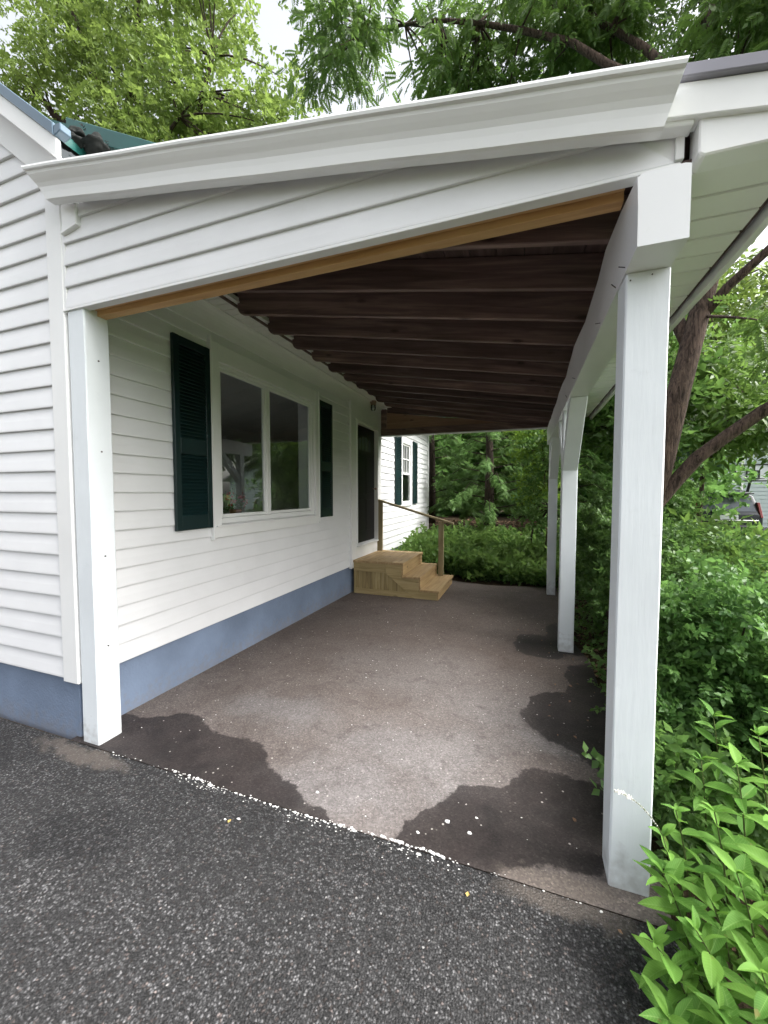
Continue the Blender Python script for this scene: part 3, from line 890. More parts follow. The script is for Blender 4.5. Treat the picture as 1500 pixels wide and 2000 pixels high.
MB().box(XW+0.0, XW+0.064, d0-0.06, d1+0.06, dz1+0.045, dz1+0.066).build('drip_cap', 'trim', door, 0.002)
for i in range(4):
    a = d0+0.20+i*0.145
    hgt = 0.20+0.06*math.sin(math.pi*(i+0.5)/4)
    pts = [(a, dz1-0.42), (a+0.10, dz1-0.42), (a+0.10, dz1-0.42+hgt-0.04), (a+0.05, dz1-0.42+hgt), (a, dz1-0.42+hgt-0.04)]
    MB().prism(pts, 0, XW-0.014, XW-0.008).build('lite', 'carglass', door, 0.002)
for (za, zb) in ((0.2, 0.75), (0.85, 1.5)):
    for (ya, yb) in ((d0+0.13, d0+0.42), (d1-0.42, d1-0.13)):
        MB().box(XW-0.014, XW-0.007, ya, yb, dz0+za, dz0+zb).build('panel', 'door', door, 0.004)
MB().tube([(XW-0.012, d1-0.07, dz0+0.95), (XW+0.03, d1-0.07, dz0+0.95), (XW+0.045, d1-0.07, dz0+0.95), (XW+0.06, d1-0.07, dz0+0.95)], [0.012, 0.012, 0.028, 0.018], 10).build('knob', 'lampmetal', door, smooth=True)

# ------------------------------------------------------------------ the carport
car = thing('carport', 'white carport with dark stained rafters, square white posts and sloping gutter', 'carport', (-1.1, 4.4, 0))
SL = 0.165
rbot = lambda x: 2.70+SL*(0.34-x)
# posts
def post(x, y, w, top, d=None):
    d = d or w
    zb = gz(x, y)+0.002
    b = MB()
    rings = []
    for i, z in enumerate(rng_list(zb, top, 9)):
        j = 0.0016
        ch = 0.006
        r = []
        for (px, py) in ((x+ch, y), (x+w-ch, y), (x+w, y+ch), (x+w, y+d-ch), (x+w-ch, y+d), (x+ch, y+d), (x, y+d-ch), (x, y+ch)):
            r.append((px+random.uniform(-j, j), py+random.uniform(-j, j), z))
        rings.append(r)
    b.loft(rings)
    return b.build('post', 'post', car)
p_front = post(0.345, 1.742, 0.145, 2.426)
p_mid = post(0.350, 4.36, 0.142, 2.426)
p_far = post(0.362, 6.93, 0.130, 2.426)
p_left = post(-2.655, 1.652, 0.145, 2.735, 0.150)
# knee braces on the middle and far posts
def brace(yp, s, x0, w, off=0.60, drop=0.60, th=0.125):
    ya = yp
    pts = [(ya, 2.4255-drop), (ya+s*off, 2.4255), (ya+s*(off-th*1.25), 2.4255), (ya, 2.4255-drop+th*1.25)]
    MB().prism(pts, 0, x0, x0+w).build('knee_brace', 'post', car, 0.004)
brace(4.358, -1, 0.352, 0.138)
brace(4.504, 1, 0.352, 0.138)
brace(6.928, -1, 0.364, 0.126)
# beam in its metal wrap, a little wavy on the inner top edge
bb = MB()
rings = []
for y in rng_list(1.567, 7.30, 24):
    wv = 0.010*math.sin(y*5.2)+0.006*math.sin(y*11+1)
    tp = 2.655 if y < 1.6 else 2.692+0.012*math.sin(y*4.1)
    rings.append([(0.341, y, 2.428), (0.487, y, 2.428), (0.487, y, 2.66), (0.47, y, 2.665), (0.352, y, 2.665), (0.338+wv*0.5, y, tp), (0.333+wv*0.5, y, tp), (0.338+wv*0.35, y, 2.56)])
bb.loft(rings)
beam = bb.build('beam', 'wrap', car)
def nail(x, y, z, d, parent, L=0.02, r=0.0028):
    p = Vector((x, y, z)); d = Vector(d).normalized()
    MB().tube([p-d*0.004, p+d*L, p+d*(L+0.002)], [r*0.7, r*0.7, r*0.7], 6).build('nail', 'steel', parent)
for (y, z, dd) in ((1.74, 2.452, (-1, -0.3, 0.1)), (1.90, 2.455, (-0.8, -0.5, 0.5)), (2.25, 2.45, (-1, 0.1, 0)), (3.3, 2.46, (-1, -0.3, 0.3)), (3.95, 2.47, (-0.4, -0.2, 0.9))):
    nail(0.339, y, z, dd, beam, 0.02)
for (z) in (2.42, 1.86, 1.20, 0.62):
    nail(-2.510, 1.73, z+0.0, (1, -0.05, 0), p_left, 0.0015, 0.008)
for (x, z) in ((0.36, 2.40), (0.43, 2.41)):
    nail(x, 1.742, z, (0, -1, 0), p_front, 0.0015, 0.004)

# rafters
def rafter_mesh():
    xl, xr = -2.395, 0.86
    n = 6
    xr = 0.47
    poly = [(xr, 2.70), (0.34, 2.70)]
    poly.append((xl+0.07, rbot(xl+0.07)))
    for i in range(1, n+1):
        a = math.pi/2*i/n
        poly.append((xl+0.07-0.07*math.sin(a), rbot(xl+0.07)+0.08*(1-math.cos(a))))
    poly.append((xl, rbot(xl)+0.185)); poly.append((xr, rbot(xr)+0.185))
    return MB().prism(poly, 1, -0.018, 0.018)
r0 = None
off = parent_world(car)
for i in range(-1, 12):
    y = 2.43+0.424*i
    if r0 is None:
        r0 = rafter_mesh().build('rafter', 'rafter', None, 0.004)
        r0.parent = car
        r0.location = Vector((0, y, 0))-off
    else:
        dz = random.uniform(-0.006, 0.006)
        share(r0, car, Vector((random.uniform(-0.015, 0.015), y+random.uniform(-0.012, 0.012), dz))-off, (0, random.uniform(-0.002, 0.002), random.uniform(-0.004, 0.004)))
# roof boards over the rafters and the dark roofing
y_a, y_b = 1.66, 7.30
deck = MB().prism([(-2.46, rbot(-2.46)+0.212), (0.90, rbot(0.90)+0.212), (0.90, rbot(0.90)+0.222), (-2.46, rbot(-2.46)+0.222)], 1, 1.60, y_b+0.05).build('roof', 'shingle', car)
nb = 22
bw = (0.88+2.44)/nb
for i in range(nb):
    x0 = -2.44+i*bw
    MB().prism([(x0+0.002, rbot(x0)+0.187), (x0+bw-0.002, rbot(x0+bw)+0.187), (x0+bw-0.002, rbot(x0+bw)+0.2105), (x0+0.002, rbot(x0)+0.2105)], 1, y_a+0.02, y_b).build('roof_board', 'deck', deck)
MB().box(-2.43, -2.398, 1.83, 7.28, 3.235, 3.46).build('ledger', 'rafter', car, 0.003)
# front header: two plies of new pine, then the clapboard gable
MB().prism([(-2.64, 2.725), (0.33, 2.725), (0.33, 2.86), (-2.64, 2.86)], 1, 1.690, 1.732).build('header', 'pine', car, 0.002)
MB().prism([(-2.64, 2.694), (0.33, 2.694), (0.33, 2.86), (-2.64, 2.86)], 1, 1.733, 1.79).build('header', 'pine', car, 0.002)
MB().box(-2.64, 0.33, 1.792, 1.83, 2.861, 2.90).build('header', 'rafter', car, 0.002)
fz = lambda x: 3.315-0.1754*(x+2.431)          # lower edge of the rake frieze
gw = MB()
gw.prism([(-2.665, 2.735), (0.485, 2.735), (0.485, fz(0.485)+0.05), (-2.665, fz(-2.665)+0.05)], 1, 1.662, 1.688)
gable = gw.build('gable_wall', 'trim', car)
zc, ex = 2.722, 0.1285
k = 0
while zc+k*ex < fz(-2.6)+0.02:
    z = zc+k*ex
    xb = min(0.462, -2.431+(3.315+0.02-z)/0.1754)
    xt = min(0.462, -2.431+(3.315+0.02-(z+ex))/0.1754)
    if xt < -2.64:
        xt = -2.64
    if xb > -2.6:
        course(1, 1.662, -1, -2.652, xb, -2.652, xt, z, ex, 'vinyl', gable, 0.45)
    k += 1
MB().prism([(-2.675, 1.648), (-2.653, 1.648), (-2.653, 1.668), (-2.675, 1.668)], 2, 2.70, 3.34).build('edge_channel', 'trim', gable, 0.002)
MB().prism([(1.640, 2.708), (1.690, 2.708), (1.690, 2.7215), (1.640, 2.7215)], 0, -2.675, 0.478).build('starter_strip', 'trim', gable, 0.002)
MB().box(0.463, 0.489, 1.646, 1.690, 2.735, 2.875).build('edge_channel', 'trim', gable, 0.002)
# frieze in two lengths
def frieze(xa, xb_, y0_, dz):
    return MB().prism([(xa, fz(xa)+dz), (xb_, fz(xb_)+dz), (xb_, fz(xb_)+0.125), (xa, fz(xa)+0.125)], 1, y0_, 1.655).build('frieze', 'trim', car, 0.004)
frieze(-2.47, -0.62, 1.603, 0.0)
frieze(-0.628, 0.50, 1.600, 0.003)
MB().prism([(-2.64, 3.165), (-2.515, 3.195), (-2.515, 3.44), (-2.64, 3.44)], 1, 1.628, 1.660).build('trim_block', 'trim', car, 0.006)
MB().prism([(-2.645, 3.148), (-2.505, 3.178), (-2.505, 3.196), (-2.645, 3.166)], 1, 1.622, 1.660).build('trim_block', 'trim', car, 0.003)
# gutter profile used as rake moulding, falling to the right
gtop = lambda x: 3.462-0.1708*(x+2.718)
def gutter():
    prof = [(1.598, -0.150), (1.560, -0.152), (1.548, -0.148), (1.543, -0.112), (1.538, -0.088), (1.528, -0.070), (1.514, -0.052), (1.503, -0.036), (1.499, -0.022), (1.487, -0.020), (1.484, -0.010), (1.486, 0.0), (1.494, 0.002), (1.500, -0.006), (1.510, -0.03), (1.598, -0.03)]
    rings = []
    for i, x in enumerate(rng_list(-2.735, 0.447, 17)):
        ring = []
        for (yy, dz) in prof:
            f = -dz/0.15
            xx = x
            if i == 16:
                xx = x-0.045*f
            if i == 0:
                xx = x+0.10*f
            ring.append((xx, yy, gtop(xx)+dz+0.0015*math.sin(x*7)))
        rings.append(ring)
    b = MB(); b.loft(rings)
    o = b.build('gutter', 'trim', car)
    return o
gutter()
# rake continuing past the gutter over the eave
fr2 = lambda x: 2.905-0.1708*(x-0.684)
sloped(0.36, 1.02, 1.585, 1.655, -0.118, -0.012, fr2).build('rake_fascia', 'trim', car, 0.003)
sloped(0.36, 1.02, 1.565, 1.66, -0.011, 0.03, fr2).build('drip_edge', 'drip', car, 0.003)
MB().prism([(0.515, 2.712), (0.53, 2.700), (0.90, 2.694), (0.90, 2.775), (0.515, 2.838)], 1, 1.603, 1.69).build('eave_return', 'trim', car, 0.005)
# eave soffit outside the beam
sof = MB().box(0.489, 0.862, 1.66, 7.35, 2.722, 2.735).build('eave_soffit', 'rafter', car)
pan = MB()
pan.prism([(0.0, 0.0), (0.128, 0.0), (0.131, 0.007), (0.141, 0.007), (0.141, 0.014), (0.0, 0.014)], 0, 0, 0.345)
s0 = pan.build('soffit_panel', 'soffit', None)
s0.parent = sof
off = parent_world(sof)
y, i = 1.69, 0
while y < 7.25:
    loc = Vector((0.4885+random.uniform(0, 0.004), y, 2.702+random.uniform(-0.001, 0.001)))-off
    if i == 0:
        s0.location = loc
    else:
        share(s0, sof, loc, (0, random.uniform(-0.004, 0.004), 0))
    y += 0.1435
    i += 1
rings = []
for y in rng_list(1.64, 7.35, 22):
    w = 0.006*math.sin(y*3.7)+0.004*math.sin(y*9)
    rings.append([(0.866+w, y, 2.672+w*0.6), (0.893+w, y, 2.668+w*0.6), (0.905, y, 2.86), (0.89, y, 2.86)])
MB().loft(rings).build('eave_fascia', 'trim', car)
# rear header and plywood infill
MB().box(-2.655, 0.332, 7.19, 7.27, 2.712, 2.835).build('rear_header', 'rafter', car, 0.004)
MB().box(-2.655, 0.332, 7.185, 7.285, 2.692, 2.7105).build('rear_trim', 'trim', car, 0.002)
MB().prism([(-2.54, 2.836), (0.20, 2.836), (0.16, 2.855), (-1.3, 2.97), (-2.54, 3.15)], 1, 7.215, 7.235).build('rear_infill', 'plywood', car)
MB().prism([(-2.54, 3.151), (-1.3, 2.985), (0.33, 2.86), (0.33, 2.90), (-2.40, 3.35), (-2.54, 3.35)], 1, 7.235, 7.26).build('rear_infill', 'rafter', car)
MB().box(-2.655, -2.545, 7.20, 7.26, 2.836, 3.22).build('rear_stud', 'rafter', car, 0.003)

# ------------------------------------------------------------------ wooden steps with a handrail
ZS = gz(-2, 5.9)
st = thing('wooden_steps', 'new pressure treated wooden steps with landing and one handrail at the black door', 'steps', (-1.95, 6.5, ZS))
SY0, SY1 = 5.90, 7.12
for i in range(4):
    x0 = -2.66+i*0.2185
    MB().box(x0, x0+0.213, SY0-0.022, SY1+0.02, 0.459+random.uniform(-0.001, 0.001), 0.497).build('landing_board', 'treat_y', st, 0.004)
MB().box(-1.822, -1.515, SY0-0.02, SY1+0.02, 0.254, 0.291).build('tread', 'treat_y', st, 0.004)
MB().box(-1.532, -1.215, SY0-0.02, SY1+0.02, 0.057, 0.095).build('tread', 'treat_y', st, 0.004)
MB().box(-1.832, -1.805, SY0, SY1, 0.292, 0.458).build('riser', 'treat_y', st, 0.003)
MB().box(-1.545, -1.518, SY0, SY1, 0.096, 0.253).build('riser', 'treat_y', st, 0.003)
MB().box(-1.262, -1.235, SY0, SY1, ZS+0.004, 0.056).build('riser', 'treat_y', st, 0.003)
for yy in (SY0, SY1-0.04):
    MB().prism([(-2.10, 0.458), (-1.833, 0.458), (-1.833, 0.2535), (-1.546, 0.2535), (-1.546, 0.0565), (-1.263, 0.0565), (-1.263, ZS+0.004), (-1.62, ZS+0.004), (-2.10, 0.311)], 1, yy, yy+0.038).build('stringer', 'treat_x', st, 0.003)
    MB().box(-2.66, -2.102, yy, yy+0.038, 0.315, 0.458).build('rim_board', 'treat_x', st, 0.003)
MB().box(-2.658, -2.60, SY0+0.002, SY0+0.04, ZS+0.095, 0.3145).build('frame_post', 'treat_z', st, 0.003)
MB().prism([(-2.658, ZS+0.004), (-1.622, ZS+0.004), (-1.735, ZS+0.088), (-2.658, ZS+0.094)], 1, SY0+0.004, SY0+0.036).build('bottom_rail', 'treat_x', st, 0.003)
xx = -2.598
i = 0
while xx < -1.78:
    zt = 0.314 if xx+0.1 < -2.10 else max(0.05, 0.311-(xx+0.1+2.10)*0.78)
    zt2 = 0.314 if xx < -2.10 else max(0.05, 0.311-(xx+2.10)*0.78)
    MB().prism([(xx, ZS+0.09), (xx+0.098, ZS+0.09), (xx+0.098, zt), (xx, zt2)], 1, SY0+0.018, SY0+0.030).build('skirt_board', 'treat_z', st, 0.001)
    xx += 0.1
MB().box(-2.665, -2.56, 7.015, 7.055, 0.498, 1.455).build('rail_post', 'treat_old', st, 0.004)
MB().box(-1.475, -1.385, 7.015, 7.095, 0.096, 1.085).build('rail_post', 'treat_old', st, 0.004)
MB().prism([(-2.675, 1.456), (-1.205, 1.030), (-1.205, 1.066), (-2.675, 1.494)], 1, 7.0, 7.095).build('handrail', 'treat_old', st, 0.004)

# ------------------------------------------------------------------ porch light under the soffit
pl_ = thing('porch_light', 'small jar shaped porch light mounted above the black door', 'lamp', (-2.60, 6.60, 3.22))
def lathe(prof, c, sides=14):
    b = MB()
    b.loft([[(c[0]+r*math.cos(2*math.pi*k/sides), c[1]+r*math.sin(2*math.pi*k/sides), c[2]+z) for k in range(sides)] for (r, z) in prof])
    return b
lathe([(0.055, 0.026), (0.058, 0.0), (0.05, -0.02), (0.047, -0.045), (0.05, -0.05)], (-2.58, 6.60, 3.22)).build('lamp_base', 'lampmetal', pl_, smooth=True)
lathe([(0.046, -0.051), (0.048, -0.09), (0.045, -0.13), (0.03, -0.148), (0.005, -0.15)], (-2.58, 6.60, 3.22)).build('lamp_jar', 'glass', pl_, smooth=True)
lathe([(0.016, -0.051), (0.02, -0.09), (0.012, -0.12), (0.002, -0.125)], (-2.58, 6.60, 3.22)).build('bulb', 'board', pl_, smooth=True)

# ------------------------------------------------------------------ foliage tools
def tmpl_leaf(w=0.3, fold=0.12, bend=-0.12):
    v = np.array([[0, 0, 0], [-w, 0.42, fold], [w, 0.42, fold], [0, 1, bend]], float)
    return v, np.array([[0, 2, 3], [0, 3, 1]])
def place_tmpl(parts):
    V, F = [], []
    n = 0
    for (v, f) in parts:
        V.append(v); F.append(f+n); n += len(v)
    return np.vstack(V), np.vstack(F)
def xf(v, sc, ang, tilt, off, roll=0.0):
    """scale, roll about Y, tilt about X, swing about Z by ang, move"""
    v = v*sc
    c, s = math.cos(roll), math.sin(roll)
    v = v@np.array([[c, 0, -s], [0, 1, 0], [s, 0, c]])
    c, s = math.cos(tilt), math.sin(tilt)
    v = v@np.array([[1, 0, 0], [0, c, s], [0, -s, c]])
    c, s = math.cos(ang), math.sin(ang)
    v = v@np.array([[c, s, 0], [-s, c, 0], [0, 0, 1]])
    return v+np.array(off)
def tmpl_pinnate(pairs=6, lw=0.30, ll=0.26):
    ps = []
    lv, lf = tmpl_leaf(lw, 0.08, -0.1)
    for i in range(pairs):
        y = 0.12+0.8*i/pairs
        z = -0.25*y*y
        for s in (-1, 1):
            ps.append((xf(lv, ll*(1.05-0.3*abs(i/pairs-0.4)), s*-1.15, -0.25, (0, y, z)), lf))
    ps.append((xf(lv, ll, 0, -0.5, (0, 0.92, -0.22)), lf))
    st_ = np.array([[-0.008, 0, 0], [0.008, 0, 0], [0, 0.95, -0.23]])
    ps.append((st_, np.array([[0, 1, 2]])))
    return place_tmpl(ps)
def tmpl_sprig(n=8, ll=0.42, lw=0.30, seed=0):
    r = random.Random(seed)
    lv, lf = tmpl_leaf(lw, 0.1, -0.1)
    ps = [(np.array([[-0.01, 0, 0], [0.01, 0, 0], [0, 1, 0]]), np.array([[0, 1, 2]]))]
    for i in range(n):
        t = 0.15+0.85*i/(n-1)
        a = 2.4*i
        ps.append((xf(lv, ll*r.uniform(0.75, 1.15), math.sin(a)*1.25, r.uniform(-0.5, 0.7)+0.35*math.cos(a), (0, t, 0), r.uniform(-0.7, 0.7)), lf))
    return place_tmpl(ps)
def tmpl_spray(n=9):
    """flat, drooping conifer spray"""
    ps = []
    lv = np.array([[0, 0, 0], [-0.16, 0.4, 0.0], [0.16, 0.4, 0.0], [0, 1, -0.16]], float)
    lf = np.array([[0, 2, 3], [0, 3, 1]])
    for i in range(n):
        y = 0.05+0.9*i/n
        for s in (-1, 1):
            ps.append((xf(lv, 0.40*(1.1-y*0.75), s*-0.95, -0.15, (0, y, -0.35*y*y)), lf))
    ps.append((xf(lv, 0.25, 0, -0.6, (0, 0.9, -0.3)), lf))
    return place_tmpl(ps)
def tmpl_tuft(n=16):
    ps = []
    lf = np.array([[0, 1, 2]])
    r = random.Random(3)
    for i in range(n):
        v = np.array([[-0.014, 0, 0], [0.014, 0, 0], [0, 1, 0]], float)
        ps.append((xf(v, r.uniform(0.7, 1), r.uniform(-1.2, 1.2), r.uniform(-1.0, 1.0), (0, r.uniform(0, 0.3), 0), r.uniform(0, 3)), lf))
    return place_tmpl(ps)
T_LOC = tmpl_pinnate(7, 0.27, 0.27)
T_ASH = tmpl_pinnate(3, 0.22, 0.42)
T_SPR = [tmpl_sprig(8, 0.42, 0.30, s) for s in range(3)]
T_SML = [tmpl_sprig(11, 0.30, 0.34, s+5) for s in range(3)]
T_CON = tmpl_spray()
T_PIN = tmpl_tuft()

def scatter(P, D, S, tmpl, rg, flat=0.6):
    """copies of a template at points P, along directions D, with sizes S"""
    N = len(P)
    D = D/np.maximum(np.linalg.norm(D, axis=1, keepdims=True), 1e-6)
    up_ = np.zeros((N, 3)); up_[:, 2] = 1
    nh = up_*flat + rg.normal(size=(N, 3))*(1-flat)
    X = np.cross(D, nh); X /= np.maximum(np.linalg.norm(X, axis=1, keepdims=True), 1e-6)
    Z = np.cross(X, D)
    v, f = tmpl
    W = P[:, None, :] + S[:, None, None]*(v[None, :, 0:1]*X[:, None, :] + v[None, :, 1:2]*D[:, None, :] + v[None, :, 2:3]*Z[:, None, :])
    F = (f[None]+(np.arange(N)*len(v))[:, None, None]).reshape(-1, 3)
    return W.reshape(-1, 3), F
def merge(parts):
    V, F, n = [], [], 0
    for v, f in parts:
        V.append(v); F.append(f+n); n += len(v)
    return np.vstack(V), np.vstack(F)

def clump_points(blobs, rg, shell=0.55):
    """blobs: (cx,cy,cz, rx,ry,rz, clumps, sprigs, sigma) -> clump centres"""
    out = []
    for (cx, cy, cz, rx, ry, rz, nc, ns, sg) in blobs:
        d = rg.normal(size=(nc, 3)); d /= np.linalg.norm(d, axis=1, keepdims=True)
        r = shell+(1-shell)*rg.random((nc, 1))
        r *= np.where(rg.random((nc, 1)) < 0.25, 0.6, 1.0)
        c = np.array([cx, cy, cz])+d*r*np.array([rx, ry, rz])
        out.append((c, ns, sg, np.array([cx, cy, cz])))
    return out
def crown_mesh(blobs, tmpls, size, rg, droop=-0.3, flat=0.6, shell=0.55):
    parts, centres = [], []
    for (C, ns, sg, mid) in clump_points(blobs, rg, shell):
        for c in C:
            n = max(3, int(ns*rg.uniform(0.5, 1.5)))
            g = rg.normal(size=(n, 3))*sg*np.array([1, 1, 0.65])
            P = c+g
            D = g/sg*0.6 + (c-mid)*0.15 + rg.normal(size=(n, 3))*0.45
            D[:, 2] += droop
            S = rg.uniform(size[0], size[1], n)
            t = tmpls[rg.integers(len(tmpls))] if isinstance(tmpls, list) else tmpls
            parts.append(scatter(P, D, S, t, rg, flat))
            centres.append(c)
    v, f = merge(parts)
    return v, f, centres
def crown(name, parent, v, f, mat):
    off = np.array(parent_world(parent)) if parent else 0
    me = fast_mesh(name, v-off, f, mat)
    o = bpy.data.objects.new(name, me)
    COL.objects.link(o)
    if parent:
        o.parent = parent
    return o
def bez(p0, p1, p2, n=8):
    p0, p1, p2 = Vector(p0), Vector(p1), Vector(p2)
    return [tuple((1-t)**2*p0+2*t*(1-t)*p1+t*t*p2) for t in rng_list(0, 1, n)]
def wiggle(pts, a):
    return [pts[0]]+[(p[0]+random.uniform(-a, a), p[1]+random.uniform(-a, a), p[2]+random.uniform(-a, a)*0.6) for p in pts[1:-1]]+[pts[-1]]
def tree(name, label, base, trunk, limbs, blobs, tmpl, size, leaf, barkm, seed, group=None, droop=-0.3, flat=0.6, twig=0.012, shell=0.55, twigs=True, cat='tree'):
    rg = np.random.default_rng(seed)
    t = thing(name, label, cat, base, group)
    pts, r0, r1 = trunk
    n = len(pts)
    MB().tube(pts, [r0+(r1-r0)*(i/(n-1))**0.8 for i in range(n)], 12, 0.05).build('trunk', barkm, t, smooth=True)
    nodes = [Vector(p) for p in pts[n//2:]]
    for (lp, a, b_) in limbs:
        m = len(lp)
        MB().tube(lp, [a+(b_-a)*i/(m-1) for i in range(m)], 8, 0.05).build('limb', barkm, t, smooth=True)
        nodes += [Vector(p) for p in lp[m//3:]]
    v, f, cs = crown_mesh(blobs, tmpl, size, rg, droop, flat, shell)
    if twigs:
        tw = MB()
        for c in cs:
            c = Vector(c)
            q = min(nodes, key=lambda p: (p-c).length)
            mid = (q+c)/2+Vector((random.uniform(-.1, .1), random.uniform(-.1, .1), random.uniform(0, .2)))*(c-q).length
            tw.tube(bez(q, mid, c, 5), [twig*1.6, twig*1.3, twig, twig*0.7, twig*0.4], 4)
        tw.build('branches', barkm, t)['kind'] = 'stuff'
    crown('crown', t, v, f, leaf)
    return t
def shrub(name, label, base, h, blobs, tmpl, size, leaf, seed, group=None, stems=6, spread=0.4, droop=0.1, flat=0.5, cat='shrub', shell=0.5, stemr=0.009):
    rg = np.random.default_rng(seed)
    t = thing(name, label, cat, base, group)
    v, f, cs = crown_mesh(blobs, tmpl, size, rg, droop, flat, shell)
    b0 = Vector(base)
    sel = [cs[i] for i in rg.choice(len(cs), min(len(cs), stems), replace=False)]
    for c in sel:
        c = Vector(c)
        p0 = b0+Vector((random.uniform(-.12, .12)*spread, random.uniform(-.12, .12)*spread, -0.02))
        MB().tube(bez(p0, (p0.x*0.7+c.x*0.3, p0.y*0.7+c.y*0.3, c.z*0.7), c, 6), [stemr*(1-0.12*i) for i in range(6)], 5).build('stem', 'bark_dark', t, smooth=True)
    crown('foliage', t, v, f, leaf)
    return t

# black clump in the roof valley
rg = np.random.default_rng(8)
lumps = []
for i in range(9):
    bmx = bmesh.new(); bmesh.ops.create_icosphere(bmx, subdivisions=3, radius=1.0)
    vv = np.array([q.co[:] for q in bmx.verts]); ff = np.array([[q.index for q in p.verts] for p in bmx.faces]); bmx.free()
    ph = rg.uniform(0, 6, 3)
    vv = vv*(1+0.16*np.sin(vv[:, :1]*5+ph[0])+0.14*np.sin(vv[:, 1:2]*6+ph[1])+0.12*np.sin(vv[:, 2:]*7+ph[2]))
    c0 = np.array([-2.50, 1.72, 3.67])+rg.normal(size=3)*np.array([0.05, 0.03, 0.032])
    lumps.append((c0+vv*rg.uniform(0.03, 0.055)*np.array([1.2, 1, 0.8]), ff))
P = np.array([-2.50, 1.72, 3.68])+rg.normal(size=(40, 3))*np.array([0.06, 0.035, 0.045])
lumps.append(scatter(P, rg.normal(size=(40, 3)), rg.uniform(0.02, 0.05, 40), T_SPR[0], rg, 0.2))
v, f = merge(lumps)
tag(crown('roof_debris', None, v, f, 'black'), 'ragged black clump wedged in the valley between the blue and green roof edges', 'debris')

# ------------------------------------------------------------------ the tall trees
# leaning tree beside the carport: its canopy hangs over the roof
tb = (0.98, 5.0, terr(0.98, 5.0)-0.05)
tp = [tb, (1.16, 5.0, 0.9), (1.36, 5.0, 1.9), (1.52, 5.02, 2.7), (1.68, 5.06, 3.45), (1.90, 5.2, 4.4), (2.05, 5.4, 5.6), (1.9, 5.8, 7.2), (1.7, 6.2, 9.0)]
limbs = [
    (wiggle(bez((1.24, 5.0, 1.25), (1.62, 4.95, 2.25), (3.1, 4.8, 2.95), 9), 0.02), 0.075, 0.05),
    (wiggle(bez((1.62, 5.05, 3.1), (1.35, 5.6, 4.4), (0.7, 6.6, 6.6), 8), 0.04), 0.07, 0.03),
    (wiggle(bez((2.0, 5.35, 5.2), (0.6, 5.8, 7.9), (-2.6, 6.4, 9.3), 10), 0.06), 0.06, 0.02),
    (wiggle(bez((2.05, 5.4, 5.6), (0.6, 6.2, 8.6), (-1.0, 7.4, 10.0), 9), 0.06), 0.05, 0.02),
    (wiggle(bez((2.0, 5.6, 6.2), (2.6, 5.2, 7.4), (3.4, 4.6, 8.2), 8), 0.05), 0.06, 0.03),
    (wiggle(bez((1.68, 5.06, 3.4), (2.4, 4.7, 4.3), (3.3, 4.2, 4.9), 8), 0.04), 0.05, 0.02),
]
blobs = [(-3.0, 6.2, 9.2, 0.95, 0.8, 0.95, 26, 40, 0.20), (-0.9, 6.7, 8.6, 1.0, 0.9, 1.1, 40, 40, 0.21), (0.5, 6.6, 8.1, 1.1, 1.0, 1.4, 52, 42, 0.22),
         (1.8, 6.4, 8.0, 1.2, 1.0, 1.6, 44, 42, 0.23), (3.1, 5.6, 7.3, 1.2, 1.0, 1.6, 30, 40, 0.24), (2.9, 4.6, 5.4, 0.8, 0.7, 0.8, 16, 28, 0.22), (2.5, 5.0, 6.5, 0.9, 0.6, 0.7, 22, 32, 0.22),
         (2.6, 4.7, 3.1, 0.8, 0.5, 0.35, 10, 24, 0.16)]
tree('locust_tree', 'leaning brown trunk beside the carport carrying a canopy of hanging compound leaves', tb, (tp, 0.155, 0.05), limbs, blobs, T_LOC, (0.14, 0.26), 'lf_locust', 'bark', 21, droop=-0.75)
# low leafy limb of broadleaf growth beside it
# big light tree behind the house
tb = (-10.6, 9.6, -0.1)
tp = wiggle([tb, (-10.7, 9.6, 3), (-11.0, 9.5, 6), (-11.6, 9.4, 9), (-12.2, 9.3, 11.5), (-12.4, 9.2, 14.0)], 0.1)
limbs = [(wiggle(bez((-11.2, 9.5, 7.5), (-10.0, 9.2, 10.5), (-8.2, 9.0, 13.5), 9), 0.12), 0.17, 0.05),
         (wiggle(bez((-11.6, 9.4, 9), (-10.4, 8.9, 11.0), (-9.0, 8.6, 11.8), 9), 0.1), 0.12, 0.04),
         (wiggle(bez((-12.2, 9.3, 11.5), (-14, 9.0, 13.5), (-16.2, 8.8, 15.5), 9), 0.12), 0.17, 0.05),
         (wiggle(bez((-12.2, 9.3, 11.5), (-11.4, 9.2, 14.5), (-10.2, 9.0, 17.5), 9), 0.12), 0.14, 0.04),
         (wiggle(bez((-12.4, 9.2, 14), (-13.5, 9.0, 16), (-14.5, 8.9, 19), 9), 0.12), 0.12, 0.04)]
blobs = [(-8.0, 9.2, 12.4, 2.0, 1.2, 1.7, 22, 34, 0.38), (-10.4, 9.2, 13.2, 2.3, 1.2, 2.2, 25, 34, 0.38), (-12.8, 9.0, 14.2, 2.3, 1.2, 2.4, 22, 34, 0.38),
         (-15.3, 9.0, 15.3, 2.0, 1.2, 2.0, 14, 32, 0.38), (-9.0, 9.4, 15.6, 2.0, 1.2, 2.0, 19, 34, 0.38), (-12.0, 9.4, 17.2, 2.6, 1.2, 2.0, 20, 34, 0.4),
         (-15.8, 9.4, 18.2, 2.2, 1.2, 2.0, 15, 32, 0.4), (-9.2, 8.8, 10.6, 2.0, 1.2, 1.2, 14, 32, 0.36), (-6.5, 9.4, 11.4, 0.9, 0.8, 1.2, 9, 26, 0.3), (-12.6, 9.2, 11.6, 1.9, 1.2, 1.2, 10, 30, 0.36)]
